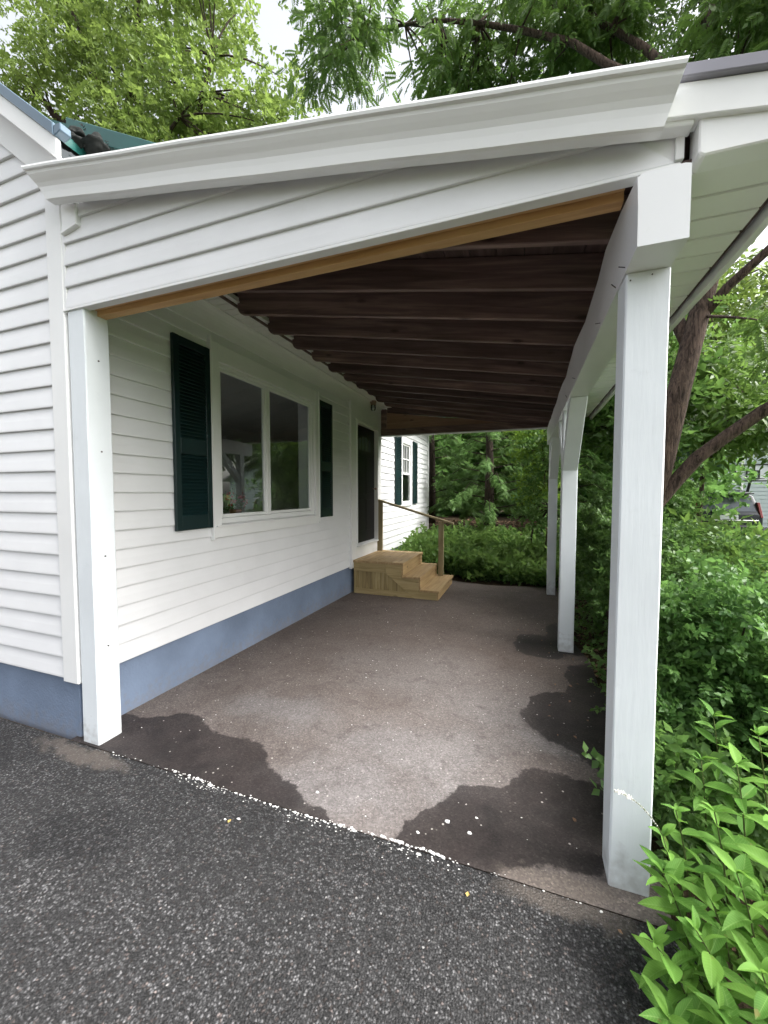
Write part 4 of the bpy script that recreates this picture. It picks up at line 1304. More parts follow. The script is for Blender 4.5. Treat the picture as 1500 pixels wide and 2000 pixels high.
tree('willow_tree', 'tall light green tree with dark twisting limbs rising behind the blue metal roof edge', tb, (tp, 0.38, 0.12), limbs, blobs, T_SPR, (0.24, 0.42), 'lf_light', 'bark_dark', 5, droop=-0.55, twig=0.02)

# conifers on the bank behind the carport
def conifer(name, label, x, y, h, r, seed, n=46, leaf='lf_conif', lo=0.6, tm=T_CON, size=(0.15, 0.28)):
    rg = np.random.default_rng(seed)
    z0 = terr(x, y)-0.05
    t = thing(name, label, 'tree', (x, y, z0), 'evergreens on the bank')
    MB().tube([(x, y, z0), (x+0.02, y, z0+h*0.35), (x-0.03, y+0.03, z0+h*0.7), (x, y, z0+h)], [0.15, 0.12, 0.07, 0.015], 10, 0.05).build('trunk', 'bark_dark', t, smooth=True)
    parts = []
    br = MB()
    for i in range(n):
        zz = z0+lo+(h-lo)*(i/n)**1.1
        L = r*(1-0.8*(zz-z0)/h)*rg.uniform(0.75, 1.15)
        a = i*2.399+rg.uniform(-0.3, 0.3)
        d = np.array([math.cos(a), math.sin(a), 0])
        p0 = np.array([x, y, zz])
        p1 = p0+d*L*0.55+np.array([0, 0, 0.10*L])
        p2 = p0+d*L+np.array([0, 0, -0.22*L])
        br.tube([tuple(p0), tuple(p1), tuple(p2)], [0.018, 0.011, 0.004], 4)
        m = int(80*L)+14
        tt = np.sqrt(rg.uniform(0.03, 1, m))
        P = ((1-tt)**2)[:, None]*p0+(2*tt*(1-tt))[:, None]*p1+(tt**2)[:, None]*p2
        side = np.array([-d[1], d[0], 0])
        sgn = rg.choice([-1, 1], m)
        D = d[None]*rg.uniform(0.3, 1.0, (m, 1))+side[None]*(sgn*rg.uniform(0.3, 1.0, m))[:, None]
        D[:, 2] -= rg.uniform(0.05, 0.6, m)
        P = P+rg.normal(size=(m, 3))*0.04
        parts.append(scatter(P, D, rg.uniform(size[0], size[1], m), tm, rg, 0.8))
    br.build('branches', 'bark_dark', t)['kind'] = 'stuff'
    v, f = merge(parts)
    crown('crown', t, v, f, leaf)
conifer('hemlock_tree', 'dark hemlock with a bare trunk showing, beyond the carport opening beside the house corner', -0.95, 11.2, 5.2, 2.0, 31, 46, lo=0.75, size=(0.11, 0.21))
conifer('hemlock_tree', 'feathery hemlock whose boughs touch the far corner of the white house', -2.9, 12.6, 5.6, 2.3, 32, 46, lo=0.6, size=(0.12, 0.23))
conifer('hemlock_tree', 'dense hemlock standing furthest back on the bank behind the saplings', 1.0, 12.4, 5.6, 2.1, 33, 44, lo=0.7, size=(0.12, 0.23))
conifer('pine_tree', 'blue green pine with needle tufts beyond the leaning trunk', 3.9, 13.4, 9.5, 2.0, 34, 44, 'lf_pine', 2.8, T_PIN, (0.24, 0.4))

# broadleaf trees and tall shrubs filling the right and the back
def leafy(name, label, x, y, h, blobs, leaf, seed, tmpl=T_SPR, size=(0.2, 0.38), r0=0.07, barkm='bark_dark', droop=-0.3, group='broadleaf trees behind the carport', limbs=()):
    z0 = terr(x, y)-0.05
    tp_ = wiggle([(x, y, z0), (x+0.02, y, z0+h*0.2), (x+0.06, y, z0+h*0.45), (x+0.02, y+0.05, z0+h*0.7), (x+0.08, y+0.1, z0+h*0.95)], 0.05)
    return tree(name, label, (x, y, z0), (tp_, r0, 0.012), list(limbs), blobs, tmpl, size, leaf, barkm, seed, group, droop)
leafy('maple_tree', 'slim dark trunked tree standing close behind the middle white post', 1.35, 6.7, 6.0, [(1.3, 6.7, 3.6, 0.7, 0.6, 0.9, 20, 20, 0.2), (1.5, 6.8, 2.6, 0.6, 0.5, 0.7, 18, 18, 0.2)], 'lf_dark', 41, r0=0.085, barkm='bark')
leafy('sapling', 'yellow green sapling on thin stems just past the far white post', 0.12, 8.75, 3.6, [(0.20, 8.8, 2.75, 0.42, 0.4, 0.5, 24, 14, 0.13), (0.35, 8.9, 1.9, 0.40, 0.4, 0.6, 20, 12, 0.13)], 'lf_yellow', 42, size=(0.14, 0.26), r0=0.02)
leafy('sapling', 'thin sapling with small mid green leaves beside the far white post', 0.42, 8.3, 3.2, [(0.42, 8.35, 2.4, 0.35, 0.4, 0.6, 20, 14, 0.13), (0.40, 8.4, 1.3, 0.35, 0.35, 0.6, 20, 12, 0.13)], 'lf_dark', 43, size=(0.12, 0.22), r0=0.018)
back = [('oak_tree', 'broad dark tree behind the hemlocks', -4.0, 18.0, 6.0, 'lf_shrub', 2.6), ('oak_tree', 'mid green tree closing the gap behind the hemlocks', 0.2, 18.5, 6.5, 'lf_cover', 2.8),
        ('oak_tree', 'round dark green tree behind the maple', 3.6, 17.0, 6.0, 'lf_shrub', 2.5)]
for i, (nm, lb, x, y, h, lf, r) in enumerate(back):
    leafy(nm, lb, x, y, h, [(x, y, h*0.3, r, r*0.8, h*0.24, 60, 22, 0.5), (x+0.4, y, h*0.62, r*1.05, r*0.8, h*0.26, 70, 22, 0.5), (x-0.3, y, h*0.88, r*0.8, r*0.7, h*0.15, 34, 20, 0.5)], lf, 60+i, size=(0.4, 0.75), r0=0.18)
leafy('walnut_tree', 'airy light green tree spreading over the parked car', 5.8, 11.5, 7.5, [(4.3, 11.0, 3.9, 1.3, 1.2, 0.9, 36, 18, 0.3), (5.9, 11.2, 4.6, 1.4, 1.2, 1.0, 38, 18, 0.3), (4.7, 11.6, 6.0, 1.5, 1.2, 1.0, 34, 18, 0.3)], 'lf_light', 71, T_ASH, (0.28, 0.5), 0.10, 'bark', -0.5,
      limbs=[(wiggle(bez((5.8, 11.5, 2.6), (5.0, 11.3, 3.4), (4.1, 11.0, 4.1), 6), 0.04), 0.05, 0.02), (wiggle(bez((5.85, 11.5, 3.0), (6.0, 11.3, 4.0), (6.2, 11.1, 4.8), 6), 0.04), 0.05, 0.02)])
leafy('ash_tree', 'green tree with drooping leaflets between the leaning trunk and the pine', 2.6, 7.6, 5.2, [(2.4, 7.4, 3.3, 0.8, 0.8, 0.7, 30, 18, 0.22), (3.2, 7.2, 2.6, 0.7, 0.7, 0.45, 22, 16, 0.2)], 'lf_locust', 72, T_ASH, (0.24, 0.4), 0.05, 'bark', -0.5,
      limbs=[(wiggle(bez((2.62, 7.6, 2.0), (2.9, 7.4, 2.5), (3.3, 7.2, 2.7), 6), 0.03), 0.03, 0.012)])

# shrubs along the right edge
def rshrub(x, y, h, r, leaf, seed, label, tm=T_SML, size=(0.10, 0.165), n=46, group='shrubs beside the carport', sg=0.075, cn=26):
    z0 = terr(x, y)
    return shrub('shrub', label, (x, y, z0), h, [(x, y, z0+h*0.52, r, r, h*0.50, n, cn, sg)], tm, size, leaf, seed, group, stems=9, spread=1.2)
rshrub(1.08, 2.75, 1.05, 0.40, 'lf_shrub', 101, 'small leaved green shrub next to the front white post', n=60)
rshrub(1.62, 2.55, 0.95, 0.42, 'lf_shrub', 102, 'small leaved green shrub leaning over the bed behind the loosestrife', n=60)
rshrub(1.30, 3.55, 1.25, 0.48, 'lf_dark', 103, 'darker rounded shrub behind the small leaved shrub near the front post', n=60)
rshrub(1.98, 3.5, 1.12, 0.50, 'lf_shrub', 104, 'bushy green shrub below the low curving limb', n=60)
rshrub(1.20, 4.5, 1.35, 0.42, 'lf_dark', 105, 'dark shrub growing beside the middle white post', n=54)
rshrub(1.75, 4.9, 1.15, 0.55, 'lf_locust', 106, 'loose green shrub at the foot of the leaning trunk', T_ASH, (0.2, 0.34), 50, sg=0.12)
rshrub(1.22, 5.75, 1.8, 0.42, 'lf_dark', 107, 'tall dark shrub between the middle and far white posts', n=60, size=(0.11, 0.19))
rshrub(1.6, 6.2, 2.1, 0.55, 'lf_dark', 108, 'tall dense dark shrub behind the leaning trunk', n=70, size=(0.11, 0.2))
rshrub(2.6, 4.6, 0.9, 0.55, 'lf_light', 109, 'pale green feathery shrub below the parked car', T_ASH, (0.22, 0.36), 44, sg=0.13)
rshrub(2.75, 6.1, 0.8, 0.6, 'lf_light', 110, 'pale feathery shrub in front of the far garage', T_ASH, (0.24, 0.4), 40, sg=0.15)
rshrub(3.9, 6.6, 0.75, 0.7, 'lf_shrub', 111, 'wide low green shrub in front of the parked car bumper', T_SPR, (0.2, 0.34), 46, sg=0.14)
rshrub(2.9, 3.4, 0.95, 0.6, 'lf_shrub', 112, 'green shrub spreading past the bed towards the lawn', T_SML, (0.16, 0.26), 50, sg=0.12)
rshrub(1.2, 7.2, 1.7, 0.42, 'lf_dark', 113, 'dark upright shrub right behind the far white post', n=60, size=(0.11, 0.19))
rshrub(0.80, 2.12, 0.42, 0.22, 'lf_dark', 114, 'low dark plant at the foot of the front white post', T_SML, (0.12, 0.2), 22, sg=0.06, cn=12)
rshrub(1.15, 8.8, 1.3, 0.5, 'lf_dark', 115, 'dark shrub behind the thin saplings', n=60, size=(0.11, 0.19))
rshrub(4.9, 8.6, 0.7, 0.7, 'lf_cover', 116, 'bright green shrub beside the parked car', T_ASH, (0.24, 0.4), 40, sg=0.15)

# ground cover on the bed behind the carport and under the shrubs
def cover(name, label, n, xr, yr, hmax, tm, size, leaf, seed, skip=None):
    rg = np.random.default_rng(seed)
    P = np.column_stack([rg.uniform(*xr, n), rg.uniform(*yr, n), np.zeros(n)])
    if skip is not None:
        P = P[[not skip(a, b_) for a, b_, _ in P]]
    n = len(P)
    bump = np.array([0.5+0.5*math.sin(a*2.3+1)*math.cos(b_*2.9) for a, b_, _ in P])
    P[:, 2] = [terr(a, b_) for a, b_, _ in P]
    P[:, 2] += rg.random(n)**0.7*hmax*(0.55+0.6*bump)
    D = rg.normal(size=(n, 3)); D[:, 2] = np.abs(D[:, 2])*0.6+0.15
    parts = []
    tms = tm if isinstance(tm, list) else [tm]
    ids = rg.integers(len(tms), size=n)
    for i, t in enumerate(tms):
        s = ids == i
        parts.append(scatter(P[s], D[s], rg.uniform(size[0], size[1], s.sum()), t, rg, 0.75))
    v, f = merge(parts)
    o = crown(name, None, v, f, leaf)
    return stuff(o, label, 'plants')
in_slab = lambda x, y: (x < edge_x(y)+0.02 and y < 7.62-0.12*(x+1.2)+0.12) or (x < -2.62 and y < 11.4)
cover('ground_cover', 'bright leafy ground cover on the bed beyond the carport floor', 3000, (-3.2, 1.2), (7.5, 10.2), 0.42, T_SPR, (0.16, 0.36), 'lf_cover', 201, in_slab)
cover('ivy_edge', 'dark low leaves edging the far end of the carport floor', 900, (-2.0, 0.6), (7.45, 8.05), 0.12, T_SML, (0.12, 0.22), 'lf_dark', 202, in_slab)
cover('weeds', 'low weeds and leaves under the shrubs beside the carport', 3000, (0.62, 3.4), (1.7, 9.0), 0.16, T_SML, (0.10, 0.2), 'lf_dark', 203)
cover('lawn_plants', 'uneven green growth on the lawn towards the far garage', 2600, (2.6, 9.0), (5.0, 14.5), 0.25, T_SPR, (0.16, 0.34), 'lf_cover', 204, lambda x, y: x > 5.0 and y > 12.8)
# fallen leaves
rg = np.random.default_rng(300)
def litter(n, xr, yr, zoff, size, seed, zf):
    rg = np.random.default_rng(seed)
    P = np.column_stack([rg.uniform(*xr, n), rg.uniform(*yr, n), np.zeros(n)])
    P[:, 2] = [zf(a, b_)+zoff for a, b_, _ in P]
    D = rg.normal(size=(n, 3)); D[:, 2] *= 0.25
    return scatter(P, D, rg.uniform(size[0], size[1], n), tmpl_leaf(0.35, 0.1, -0.05), rg, 0.85)
v, f = merge([litter(2600, (-3.5, 3.0), (9.0, 14.0), 0.03, (0.06, 0.14), 301, terr), litter(900, (0.6, 2.6), (1.6, 7.0), 0.015, (0.03, 0.08), 302, terr)])
stuff(crown('leaf_litter', None, v, f, 'lf_brown'), 'brown fallen leaves lying on the soil under the trees and shrubs', 'leaf litter')
v, f = merge([litter(70, (0.2, 0.62), (1.5, 7.2), 0.012, (0.010, 0.03), 303, gz), litter(40, (-2.4, 0.3), (4.5, 7.4), 0.012, (0.008, 0.025), 304, gz)])
stuff(crown('floor_crumbs', None, v, f, 'lf_brown'), 'small dry leaf bits scattered on the carport floor', 'leaf bits')

# ------------------------------------------------------------------ loosestrife in front of the post
def leaf_mesh(L, W, seed):
    r = random.Random(seed)
    rows = 7
    b = MB()
    curl = r.uniform(0.15, 0.45)
    tw = r.uniform(-0.3, 0.3)
    for i in range(rows):
        t = i/(rows-1)
        w = W*(math.sin(math.pi*min(1, t*0.93+0.04))**0.85)*(1.0-0.35*t)*1.12
        if i == 0: w = W*0.06
        if i == rows-1: w = 0.0004
        y = L*t
        z = -curl*L*t*t+0.10*L*t
        for s in (-1, -0.5, 0, 0.5, 1):
            b.v.append((s*w, y, z+abs(s)*w*0.38+s*w*tw*t-(0.0015 if s == 0 else 0)+0.0012*math.sin(9*t+s*4)))
    for i in range(rows-1):
        for j in range(4):
            b.f.append((i*5+j, i*5+j+1, (i+1)*5+j+1, (i+1)*5+j))
    return b
LEAVES = []
for s in range(5):
    o = leaf_mesh(0.118, 0.018+0.0025*s, s).build('leaf', 'lf_loose', None, smooth=True)
    LEAVES.append(o.data)
    bpy.data.objects.remove(o)
def loosestrife(x, y, h, lean, az, seed, label='leafy loosestrife stem with long pointed leaves beside the driveway edge', group='loosestrife stems by the driveway', pairs=7, size=1.0, flower=None):
    r = random.Random(seed)
    z0 = terr(x, y)
    t = thing('loosestrife', label, 'plant', (x, y, z0), group)
    b0 = Vector((x, y, z0))
    tip = b0+Vector((math.cos(az)*lean, math.sin(az)*lean, h))
    ctl = b0+Vector((math.cos(az)*lean*0.25, math.sin(az)*lean*0.25, h*0.6))
    pts = bez(b0, ctl, tip, 9)
    MB().tube(pts, [0.0042-0.0003*i for i in range(9)], 6).build('stem', 'stem', t, smooth=True)
    a = r.uniform(0, 6)
    items = []
    for i in range(pairs):
        f_ = 0.30+0.70*(i/(pairs-1))
        k_ = f_*8
        j = min(7, int(k_))
        p = Vector(pts[j]).lerp(Vector(pts[j+1]), k_-j)
        a += 1.57+r.uniform(-0.35, 0.35)
        top = i >= pairs-2
        for s in (0, math.pi):
            items.append((p, a+s+r.uniform(-0.25, 0.25), r.uniform(0.45, 0.8) if not top else r.uniform(0.75, 1.1), (0.65 if i == pairs-1 else 0.85 if top else 1.0)*r.uniform(0.8, 1.15)*size))
    items.append((tip, r.uniform(0, 6), 1.25, 0.45*size))
    items.append((tip, r.uniform(0, 6), 1.2, 0.4*size))
    for (p, aa, el, sc) in items:
        o = bpy.data.objects.new('leaf', LEAVES[r.randrange(5)])
        COL.objects.link(o)
        o.parent = t
        o.location = p-b0
        o.rotation_mode = 'ZXY' if False else 'XYZ'
        mtx = Matrix.Rotation(aa, 3, 'Z') @ Matrix.Rotation(el-0.35, 3, 'X') @ Matrix.Rotation(r.uniform(-0.5, 0.5), 3, 'Y')
        o.rotation_euler = mtx.to_euler()
        o.scale = (sc*r.uniform(0.9, 1.1), sc, sc)
    if flower:
        fp = bez(tip, flower[0], flower[1], 12)
        MB().tube(fp, [0.0022-0.0001*i for i in range(12)], 5).build('flower_stalk', 'stem', t, smooth=True)
        rg = np.random.default_rng(seed)
        P, S = [], []
        for i in range(230):
            f_ = 0.12+0.88*rg.random()
            k_ = f_*11; j = min(10, int(k_))
            p = Vector(fp[j]).lerp(Vector(fp[j+1]), k_-j)
            P.append(tuple(p)); S.append(0.0045 if f_ < 0.7 else 0.0085)
        P = np.array(P)
        D = rg.normal(size=P.shape)
        v1, f1 = scatter(P, D, np.array(S)*rg.uniform(0.7, 1.3, len(S)), tmpl_leaf(0.4, 0.1, 0), rg, 0.1)
        crown('flower_spike', t, v1, f1, 'petal')
    return t
spots = [  # x, y, height, lean, azimuth
    (0.56, 1.50, 0.34, 0.10, 2.9), (0.62, 1.38, 0.33, 0.12, 3.3), (0.52, 1.36, 0.24, 0.12, 3.1), (0.50, 1.27, 0.16, 0.10, 3.4), (0.60, 1.27, 0.26, 0.10, 3.6),
    (0.72, 1.46, 0.44, 0.08, 3.0), (0.68, 1.30, 0.38, 0.10, 3.8), (0.70, 1.62, 0.50, 0.06, 2.6), (0.62, 1.72, 0.42, 0.06, 2.8), (0.80, 1.74, 0.60, 0.06, 2.2),
    (0.84, 1.56, 0.56, 0.06, 3.2), (0.92, 1.86, 0.66, 0.06, 2.4), (0.74, 1.92, 0.50, 0.05, 2.0), (0.62, 1.18, 0.22, 0.08, 3.7), (0.73, 1.16, 0.28, 0.08, 3.9),
    (0.80, 1.36, 0.50, 0.08, 3.4), (0.96, 1.66, 0.62, 0.05, 3.0), (1.02, 1.98, 0.68, 0.05, 2.5), (0.86, 2.10, 0.60, 0.06, 2.2), (1.12, 2.18, 0.74, 0.06, 2.2),
    (0.58, 1.62, 0.30, 0.05, 3.0), (0.90, 1.42, 0.52, 0.06, 3.2), (0.66, 1.48, 0.30, 0.07, 2.8), (0.78, 1.24, 0.36, 0.07, 3.6), (1.06, 1.80, 0.70, 0.05, 2.8), (0.70, 2.12, 0.40, 0.05, 1.8),
    (0.66, 1.22, 0.15, 0.06, 3.4), (0.76, 1.30, 0.20, 0.06, 2.6), (0.72, 1.38, 0.18, 0.06, 4.0), (0.84, 1.44, 0.26, 0.05, 3.0), (0.80, 1.58, 0.30, 0.05, 3.4), (0.70, 1.54, 0.22, 0.05, 3.2), (0.90, 1.64, 0.36, 0.05, 2.8), (0.76, 1.74, 0.30, 0.05, 2.6), (0.58, 1.44, 0.14, 0.06, 3.2), (0.88, 1.30, 0.34, 0.06, 3.6)]
for i, (x, y, h, le, az) in enumerate(spots):
    loosestrife(x, y, h, le, az, 500+i, pairs=6 if h < 0.3 else 7, size=random.uniform(0.72, 1.12))
loosestrife(0.545, 1.565, 0.42, 0.07, 2.8, 560, 'loosestrife stem bearing the drooping white flower spike in front of the post', None, 6, 0.75, ((0.40, 1.52, 0.55), (0.30, 1.46, 0.60)))

# ------------------------------------------------------------------ chips, crumbs and leaves on the paving
cr = MB()
def chip(x, y, s, z=None):
    z = 0.0 if y < 1.636 else gz(x, y)+0.004
    n = random.randint(5, 7)
    ring = []
    for k_ in range(n):
        a = 2*math.pi*k_/n
        r_ = s*random.uniform(0.6, 1.2)
        ring.append((x+r_*math.cos(a)*1.3, y+r_*math.sin(a)*0.8))
    cr.loft([[(p[0], p[1], z+0.0005) for p in ring], [(x+(p[0]-x)*0.8, y+(p[1]-y)*0.8, z+s*0.45) for p in ring]])
def seam_dens(x):
    if x < -1.95: return 0.35
    if x < -1.25: return 0.8
    if x < -0.28: return 1.0
    if x < -0.05: return 0.35
    return 0.1
for i in range(330):
    x = random.uniform(-2.45, 0.3)
    if random.random() < seam_dens(x):
        chip(x, 1.634+random.gauss(0, 0.0035)-0.006*math.sin(x*4), random.uniform(0.0015, 0.0055))
for i in range(150):
    x = random.choice([random.gauss(-1.62, 0.12), random.gauss(-1.0, 0.12), random.gauss(-0.45, 0.10)])
    chip(x, 1.625-abs(random.gauss(0, 0.02)), random.uniform(0.001, 0.0042))
for i in range(34):
    x = random.choice([random.uniform(-1.15, -0.2), random.gauss(-0.85, 0.15), random.gauss(-0.45, 0.12), random.gauss(-1.7, 0.08)])
    chip(x, 1.634+random.gauss(0, 0.004)-0.006*math.sin(x*4), random.uniform(0.006, 0.011))
stuff(cr.build('seam_crumbs', 'white_chip'), 'white crumbled filler along the seam between driveway and carport floor', 'crumbs')
for (x, y, s) in ((-0.45, 1.72, 0.008), (-0.33, 1.83, 0.011), (-0.22, 1.80, 0.010), (-1.02, 1.78, 0.009), (-1.30, 1.50, 0.008), (-1.36, 1.475, 0.006), (-0.20, 1.90, 0.008), (-0.42, 1.615, 0.009), (0.30, 1.62, 0.007)):
    cr = MB(); chip(x, y, s)
    tag(cr.build('paint_chip', 'white_chip'), 'white chip of filler lying loose on the dark paving', 'chip', 'loose white chips on the paving')
cr = MB()
for i in range(150):
    chip(random.uniform(-2.5, 0.35), random.uniform(1.7, 5.5), random.uniform(0.0018, 0.005))
stuff(cr.build('grit', 'white_chip'), 'tiny pale grit scattered over the carport floor', 'grit')
for (x, y, lb) in ((-1.33, 1.46, 'tiny yellow leaf beside white crumbs on the driveway near the house end of the seam'), (-0.19, 1.50, 'tiny yellow leaf lying alone on the driveway near the front post')):
    v, f = tmpl_leaf(0.4, 0.15, 0.05)
    bl = MB(); bl.add([(x+p[0]*0.022, y+p[1]*0.022, 0.004+p[2]*0.02) for p in v], [tuple(q) for q in f])
    tag(bl.build('fallen_leaf', 'yellow'), lb, 'leaf')

# ------------------------------------------------------------------ potted red flowers inside the window
pf = thing('potted_flower', 'potted red flowers standing inside on the sill of the big window', 'plant', (-2.93, 3.42, 1.318))
lathe([(0.045, 0.0), (0.06, 0.09), (0.066, 0.095), (0.066, 0.11), (0.055, 0.11)], (-2.93, 3.42, 1.318)).build('pot', 'pot', pf, smooth=True)
rg = np.random.default_rng(77)
P = np.array([-2.93, 3.42, 1.49])+rg.normal(size=(40, 3))*np.array([0.04, 0.12, 0.05])
v, f = scatter(P, rg.normal(size=(40, 3)), rg.uniform(0.05, 0.09, 40), T_SML[0], rg, 0.4)
crown('foliage', pf, v, f, 'lf_shrub')
C = [(-2.91, 3.30, 1.56), (-2.90, 3.34, 1.50), (-2.91, 3.50, 1.55), (-2.92, 3.56, 1.51)]
P = np.vstack([np.array(c)+rg.normal(size=(22, 3))*0.018 for c in C])
v, f = scatter(P, rg.normal(size=P.shape), rg.uniform(0.02, 0.035, len(P)), tmpl_leaf(0.5, 0.1, 0), rg, 0.2)
crown('blossom', pf, v, f, 'red')

# ------------------------------------------------------------------ far away: street pad, car, hoop, garage
struct(grid_sheet('parking_pad', rng_list(4.4, 16, 6), rng_list(14.0, 27, 6), lambda x, y: terr(x, y)+0.02, 'drive'))
GZ = terr(6.4, 16.5)+0.02
suv = thing('parked_car', 'dark grey sport utility vehicle parked with its rear facing the carport', 'car', (6.35, 18.2, GZ))
def sec(y, hw, zb, zs, zr, hr):
    """body section: half width, bottom, shoulder, roof height and half width"""
    return [(6.35-hw*0.94, y, GZ+zb), (6.35+hw*0.94, y, GZ+zb), (6.35+hw, y, GZ+zb+0.25), (6.35+hw, y, GZ+zs-0.08), (6.35+hw*0.97, y, GZ+zs), (6.35+hr, y, GZ+zr-0.05), (6.35+hr*0.88, y, GZ+zr),
            (6.35-hr*0.88, y, GZ+zr), (6.35-hr, y, GZ+zr-0.05), (6.35-hw*0.97, y, GZ+zs), (6.35-hw, y, GZ+zs-0.08), (6.35-hw, y, GZ+zb+0.25)]
MB().loft([sec(16.06, 0.90, 0.42, 0.98, 1.02, 0.86), sec(16.12, 0.93, 0.36, 1.05, 1.12, 0.86), sec(16.32, 0.95, 0.32, 1.10, 1.66, 0.74), sec(16.5, 0.95, 0.30, 1.10, 1.73, 0.74), sec(17.6, 0.95, 0.28, 1.10, 1.76, 0.74),
           sec(18.7, 0.95, 0.28, 1.08, 1.68, 0.70), sec(19.35, 0.95, 0.28, 1.06, 1.10, 0.85), sec(20.4, 0.92, 0.30, 0.98, 1.0, 0.84), sec(20.7, 0.84, 0.36, 0.85, 0.88, 0.76)]).build('body', 'carpaint', suv, 0.02, True, 2)
MB().add([(6.35-0.74, 16.106, GZ+1.12), (6.35+0.74, 16.106, GZ+1.12), (6.35+0.63, 16.285, GZ+1.60), (6.35-0.63, 16.285, GZ+1.60), (6.35-0.74, 16.125, GZ+1.12), (6.35+0.74, 16.125, GZ+1.12), (6.35+0.63, 16.305, GZ+1.60), (6.35-0.63, 16.305, GZ+1.60)],
         [(0, 1, 2, 3), (4, 7, 6, 5), (0, 4, 5, 1), (1, 5, 6, 2), (2, 6, 7, 3), (3, 7, 4, 0)]).build('rear_window', 'carglass', suv)
MB().prism([(16.12, GZ+1.69), (16.5, GZ+1.745), (16.5, GZ+1.765), (16.1, GZ+1.725)], 0, 6.35-0.68, 6.35+0.68).build('spoiler', 'hoop', suv, 0.01)
MB().box(6.35-0.92, 6.35+0.92, 15.98, 16.2, GZ+0.42, GZ+0.66).build('bumper', 'hoop', suv, 0.04, False, 3)
MB().box(6.35-0.80, 6.35+0.80, 16.03, 16.07, GZ+0.80, GZ+0.84).build('trim_strip', 'chrome', suv, 0.008)
MB().box(6.35-0.26, 6.35+0.26, 16.035, 16.056, GZ+0.86, GZ+0.99).build('number_plate', 'board', suv, 0.004)
for s in (-1, 1):
    x0 = 6.35+s*0.86
    MB().add([(x0-0.02, 16.03, GZ+0.92), (x0+0.05, 16.03, GZ+0.92), (x0+0.0-s*0.01, 16.15, GZ+1.42), (x0-0.06-s*0.02, 16.15, GZ+1.42), (x0-0.05, 16.13, GZ+0.92), (x0+0.07, 16.16, GZ+0.92), (x0+0.02-s*0.01, 16.26, GZ+1.42), (x0-0.06-s*0.02, 16.26, GZ+1.42)],
             [(0, 1, 2, 3), (4, 7, 6, 5), (0, 4, 5, 1), (1, 5, 6, 2), (2, 6, 7, 3), (3, 7, 4, 0)]).build('tail_light', 'tail', suv, 0.008)
    for (ya, yb) in ((16.55, 17.35), (17.42, 18.55)):
        xo = 6.35+s*0.965
        xi = 6.35+s*0.77
        MB().add([(xo-s*0.02, ya, GZ+1.13), (xo-s*0.02, yb, GZ+1.13), (xi+s*0.02, yb-0.08, GZ+1.62), (xi+s*0.02, ya+0.05, GZ+1.64)], [(0, 1, 2, 3)]).build('side_window', 'carglass', suv)
    for yw in (16.9, 19.7):
        cx = 6.35+s*0.84
        prof = [(0.20, -0.11), (0.33, -0.11), (0.36, -0.07), (0.36, 0.07), (0.33, 0.11), (0.20, 0.11)]
        b = MB(); b.loft([[(cx+d, yw+r_*math.cos(2*math.pi*k_/20), GZ+0.36+r_*math.sin(2*math.pi*k_/20)) for k_ in range(20)] for (r_, d) in prof])
        wh = b.build('wheel', 'rubber', suv, smooth=False)
        b = MB(); b.loft([[(cx+d, yw+r_*math.cos(2*math.pi*k_/20), GZ+0.36+r_*math.sin(2*math.pi*k_/20)) for k_ in range(20)] for (r_, d) in [(0.21, -0.10), (0.21, 0.10), (0.05, 0.115)]])
        b.build('rim', 'chrome', wh)
for s in (-1, 1):
    MB().tube([(6.35+s*0.64, 16.6, GZ+1.79), (6.35+s*0.64, 17.5, GZ+1.82), (6.35+s*0.62, 18.5, GZ+1.76)], 0.018, 6).build('roof_rail', 'hoop', suv)

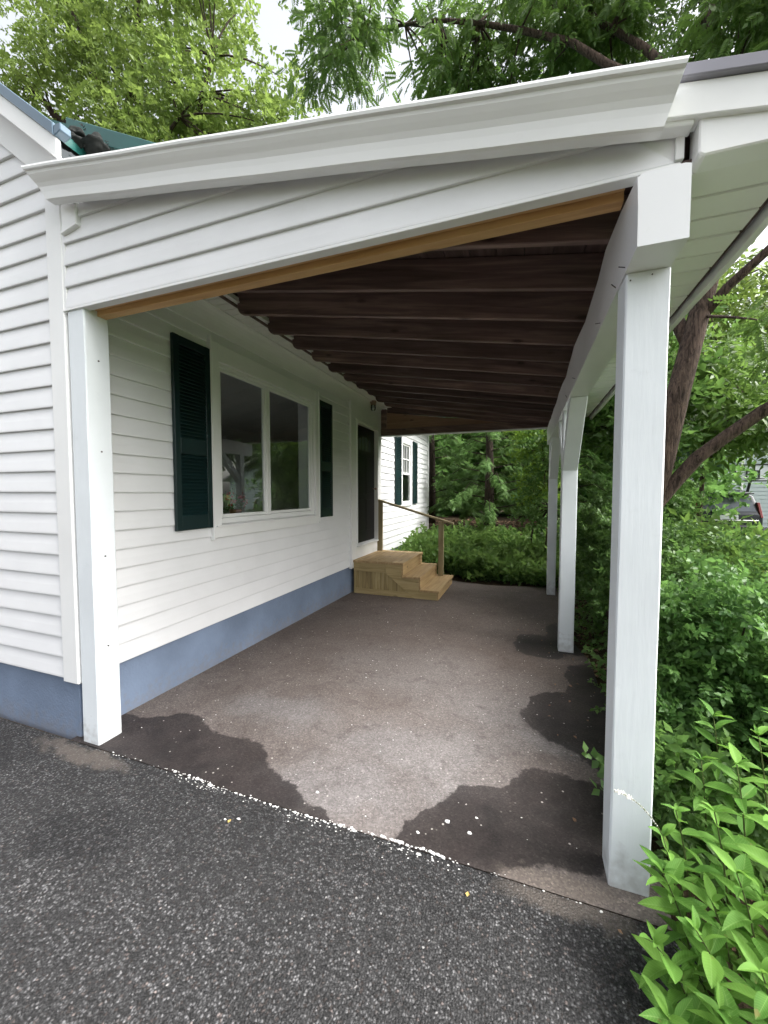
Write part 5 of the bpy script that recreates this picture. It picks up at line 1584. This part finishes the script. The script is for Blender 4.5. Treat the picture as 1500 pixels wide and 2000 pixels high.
hp = thing('basketball_hoop', 'black framed basketball backboard and hoop standing behind the parked car', 'basketball hoop', (7.35, 20.4, terr(7, 20)))
hb = MB()
X0, X1, Zb, Zt, yb = 6.86+1.45, 8.06+1.45, 2.02, 2.58, 20.0
sx = 0.0
def frm(x0, x1, z0, z1, w, y):
    m = MB()
    m.box(x0, x1, y-0.02, y+0.02, z0, z0+w); m.box(x0, x1, y-0.02, y+0.02, z1-w, z1)
    m.box(x0, x0+w, y-0.021, y+0.019, z0+w, z1-w); m.box(x1-w, x1, y-0.021, y+0.019, z0+w, z1-w)
    return m
hp.location = (8.65, 20.4, terr(8.6, 20.4))
MB().box(8.08, 9.20, 20.0, 20.02, 2.10, 2.74).build('backboard', 'board', hp)
frm(8.05, 9.23, 2.07, 2.77, 0.05, 20.0).build('board_frame', 'hoop', hp)
frm(8.42, 8.86, 2.17, 2.52, 0.04, 19.975).build('target_square', 'hoop', hp)
MB().tube([(8.64+0.23*math.cos(a), 19.70+0.23*math.sin(a), 2.18) for a in rng_list(0, 2*math.pi, 20)], 0.018, 6).build('rim', 'hoop', hp)
MB().tube([(8.64, 20.45, terr(8.6, 20.4)), (8.64, 20.42, 1.5), (8.64, 20.05, 2.3)], 0.05, 8).build('pole', 'hoop', hp)
MB().box(8.3, 9.0, 20.3, 21.2, terr(8.6, 20.4), terr(8.6, 20.4)+0.18).build('base', 'hoop', hp, 0.04)

gh = thing('garage', 'pale grey green garage with a low gable roof behind the basketball hoop', 'garage', (11.0, 26, terr(11, 26)))
g0 = terr(11, 26)
MB().prism([(8.6, g0), (16.5, g0), (16.5, 2.7), (12.4, 4.7), (8.6, 2.9)], 1, 25.0, 31.0).build('wall', 'farwall', gh)
for i in range(16):
    z = g0+0.25+i*0.2
    xa, xb_ = 8.6, 16.5
    if z > 2.7:
        xa = 8.6+(z-2.9)/0.474 if z > 2.9 else 8.6
        xb_ = 16.5-(z-2.7)/0.488
    MB().box(xa+0.02, xb_-0.02, 24.97, 25.0, z, z+0.16).build('clapboard', 'farwall', gh)
MB().prism([(8.2, 2.66), (12.4, 4.68), (16.9, 2.5), (16.9, 2.66), (12.4, 4.86), (8.2, 2.84)], 1, 24.6, 31.4).build('roof', 'farroof', gh)
MB().box(10.30, 10.42, 24.93, 24.968, g0, 3.55).build('downspout', 'trim', gh)
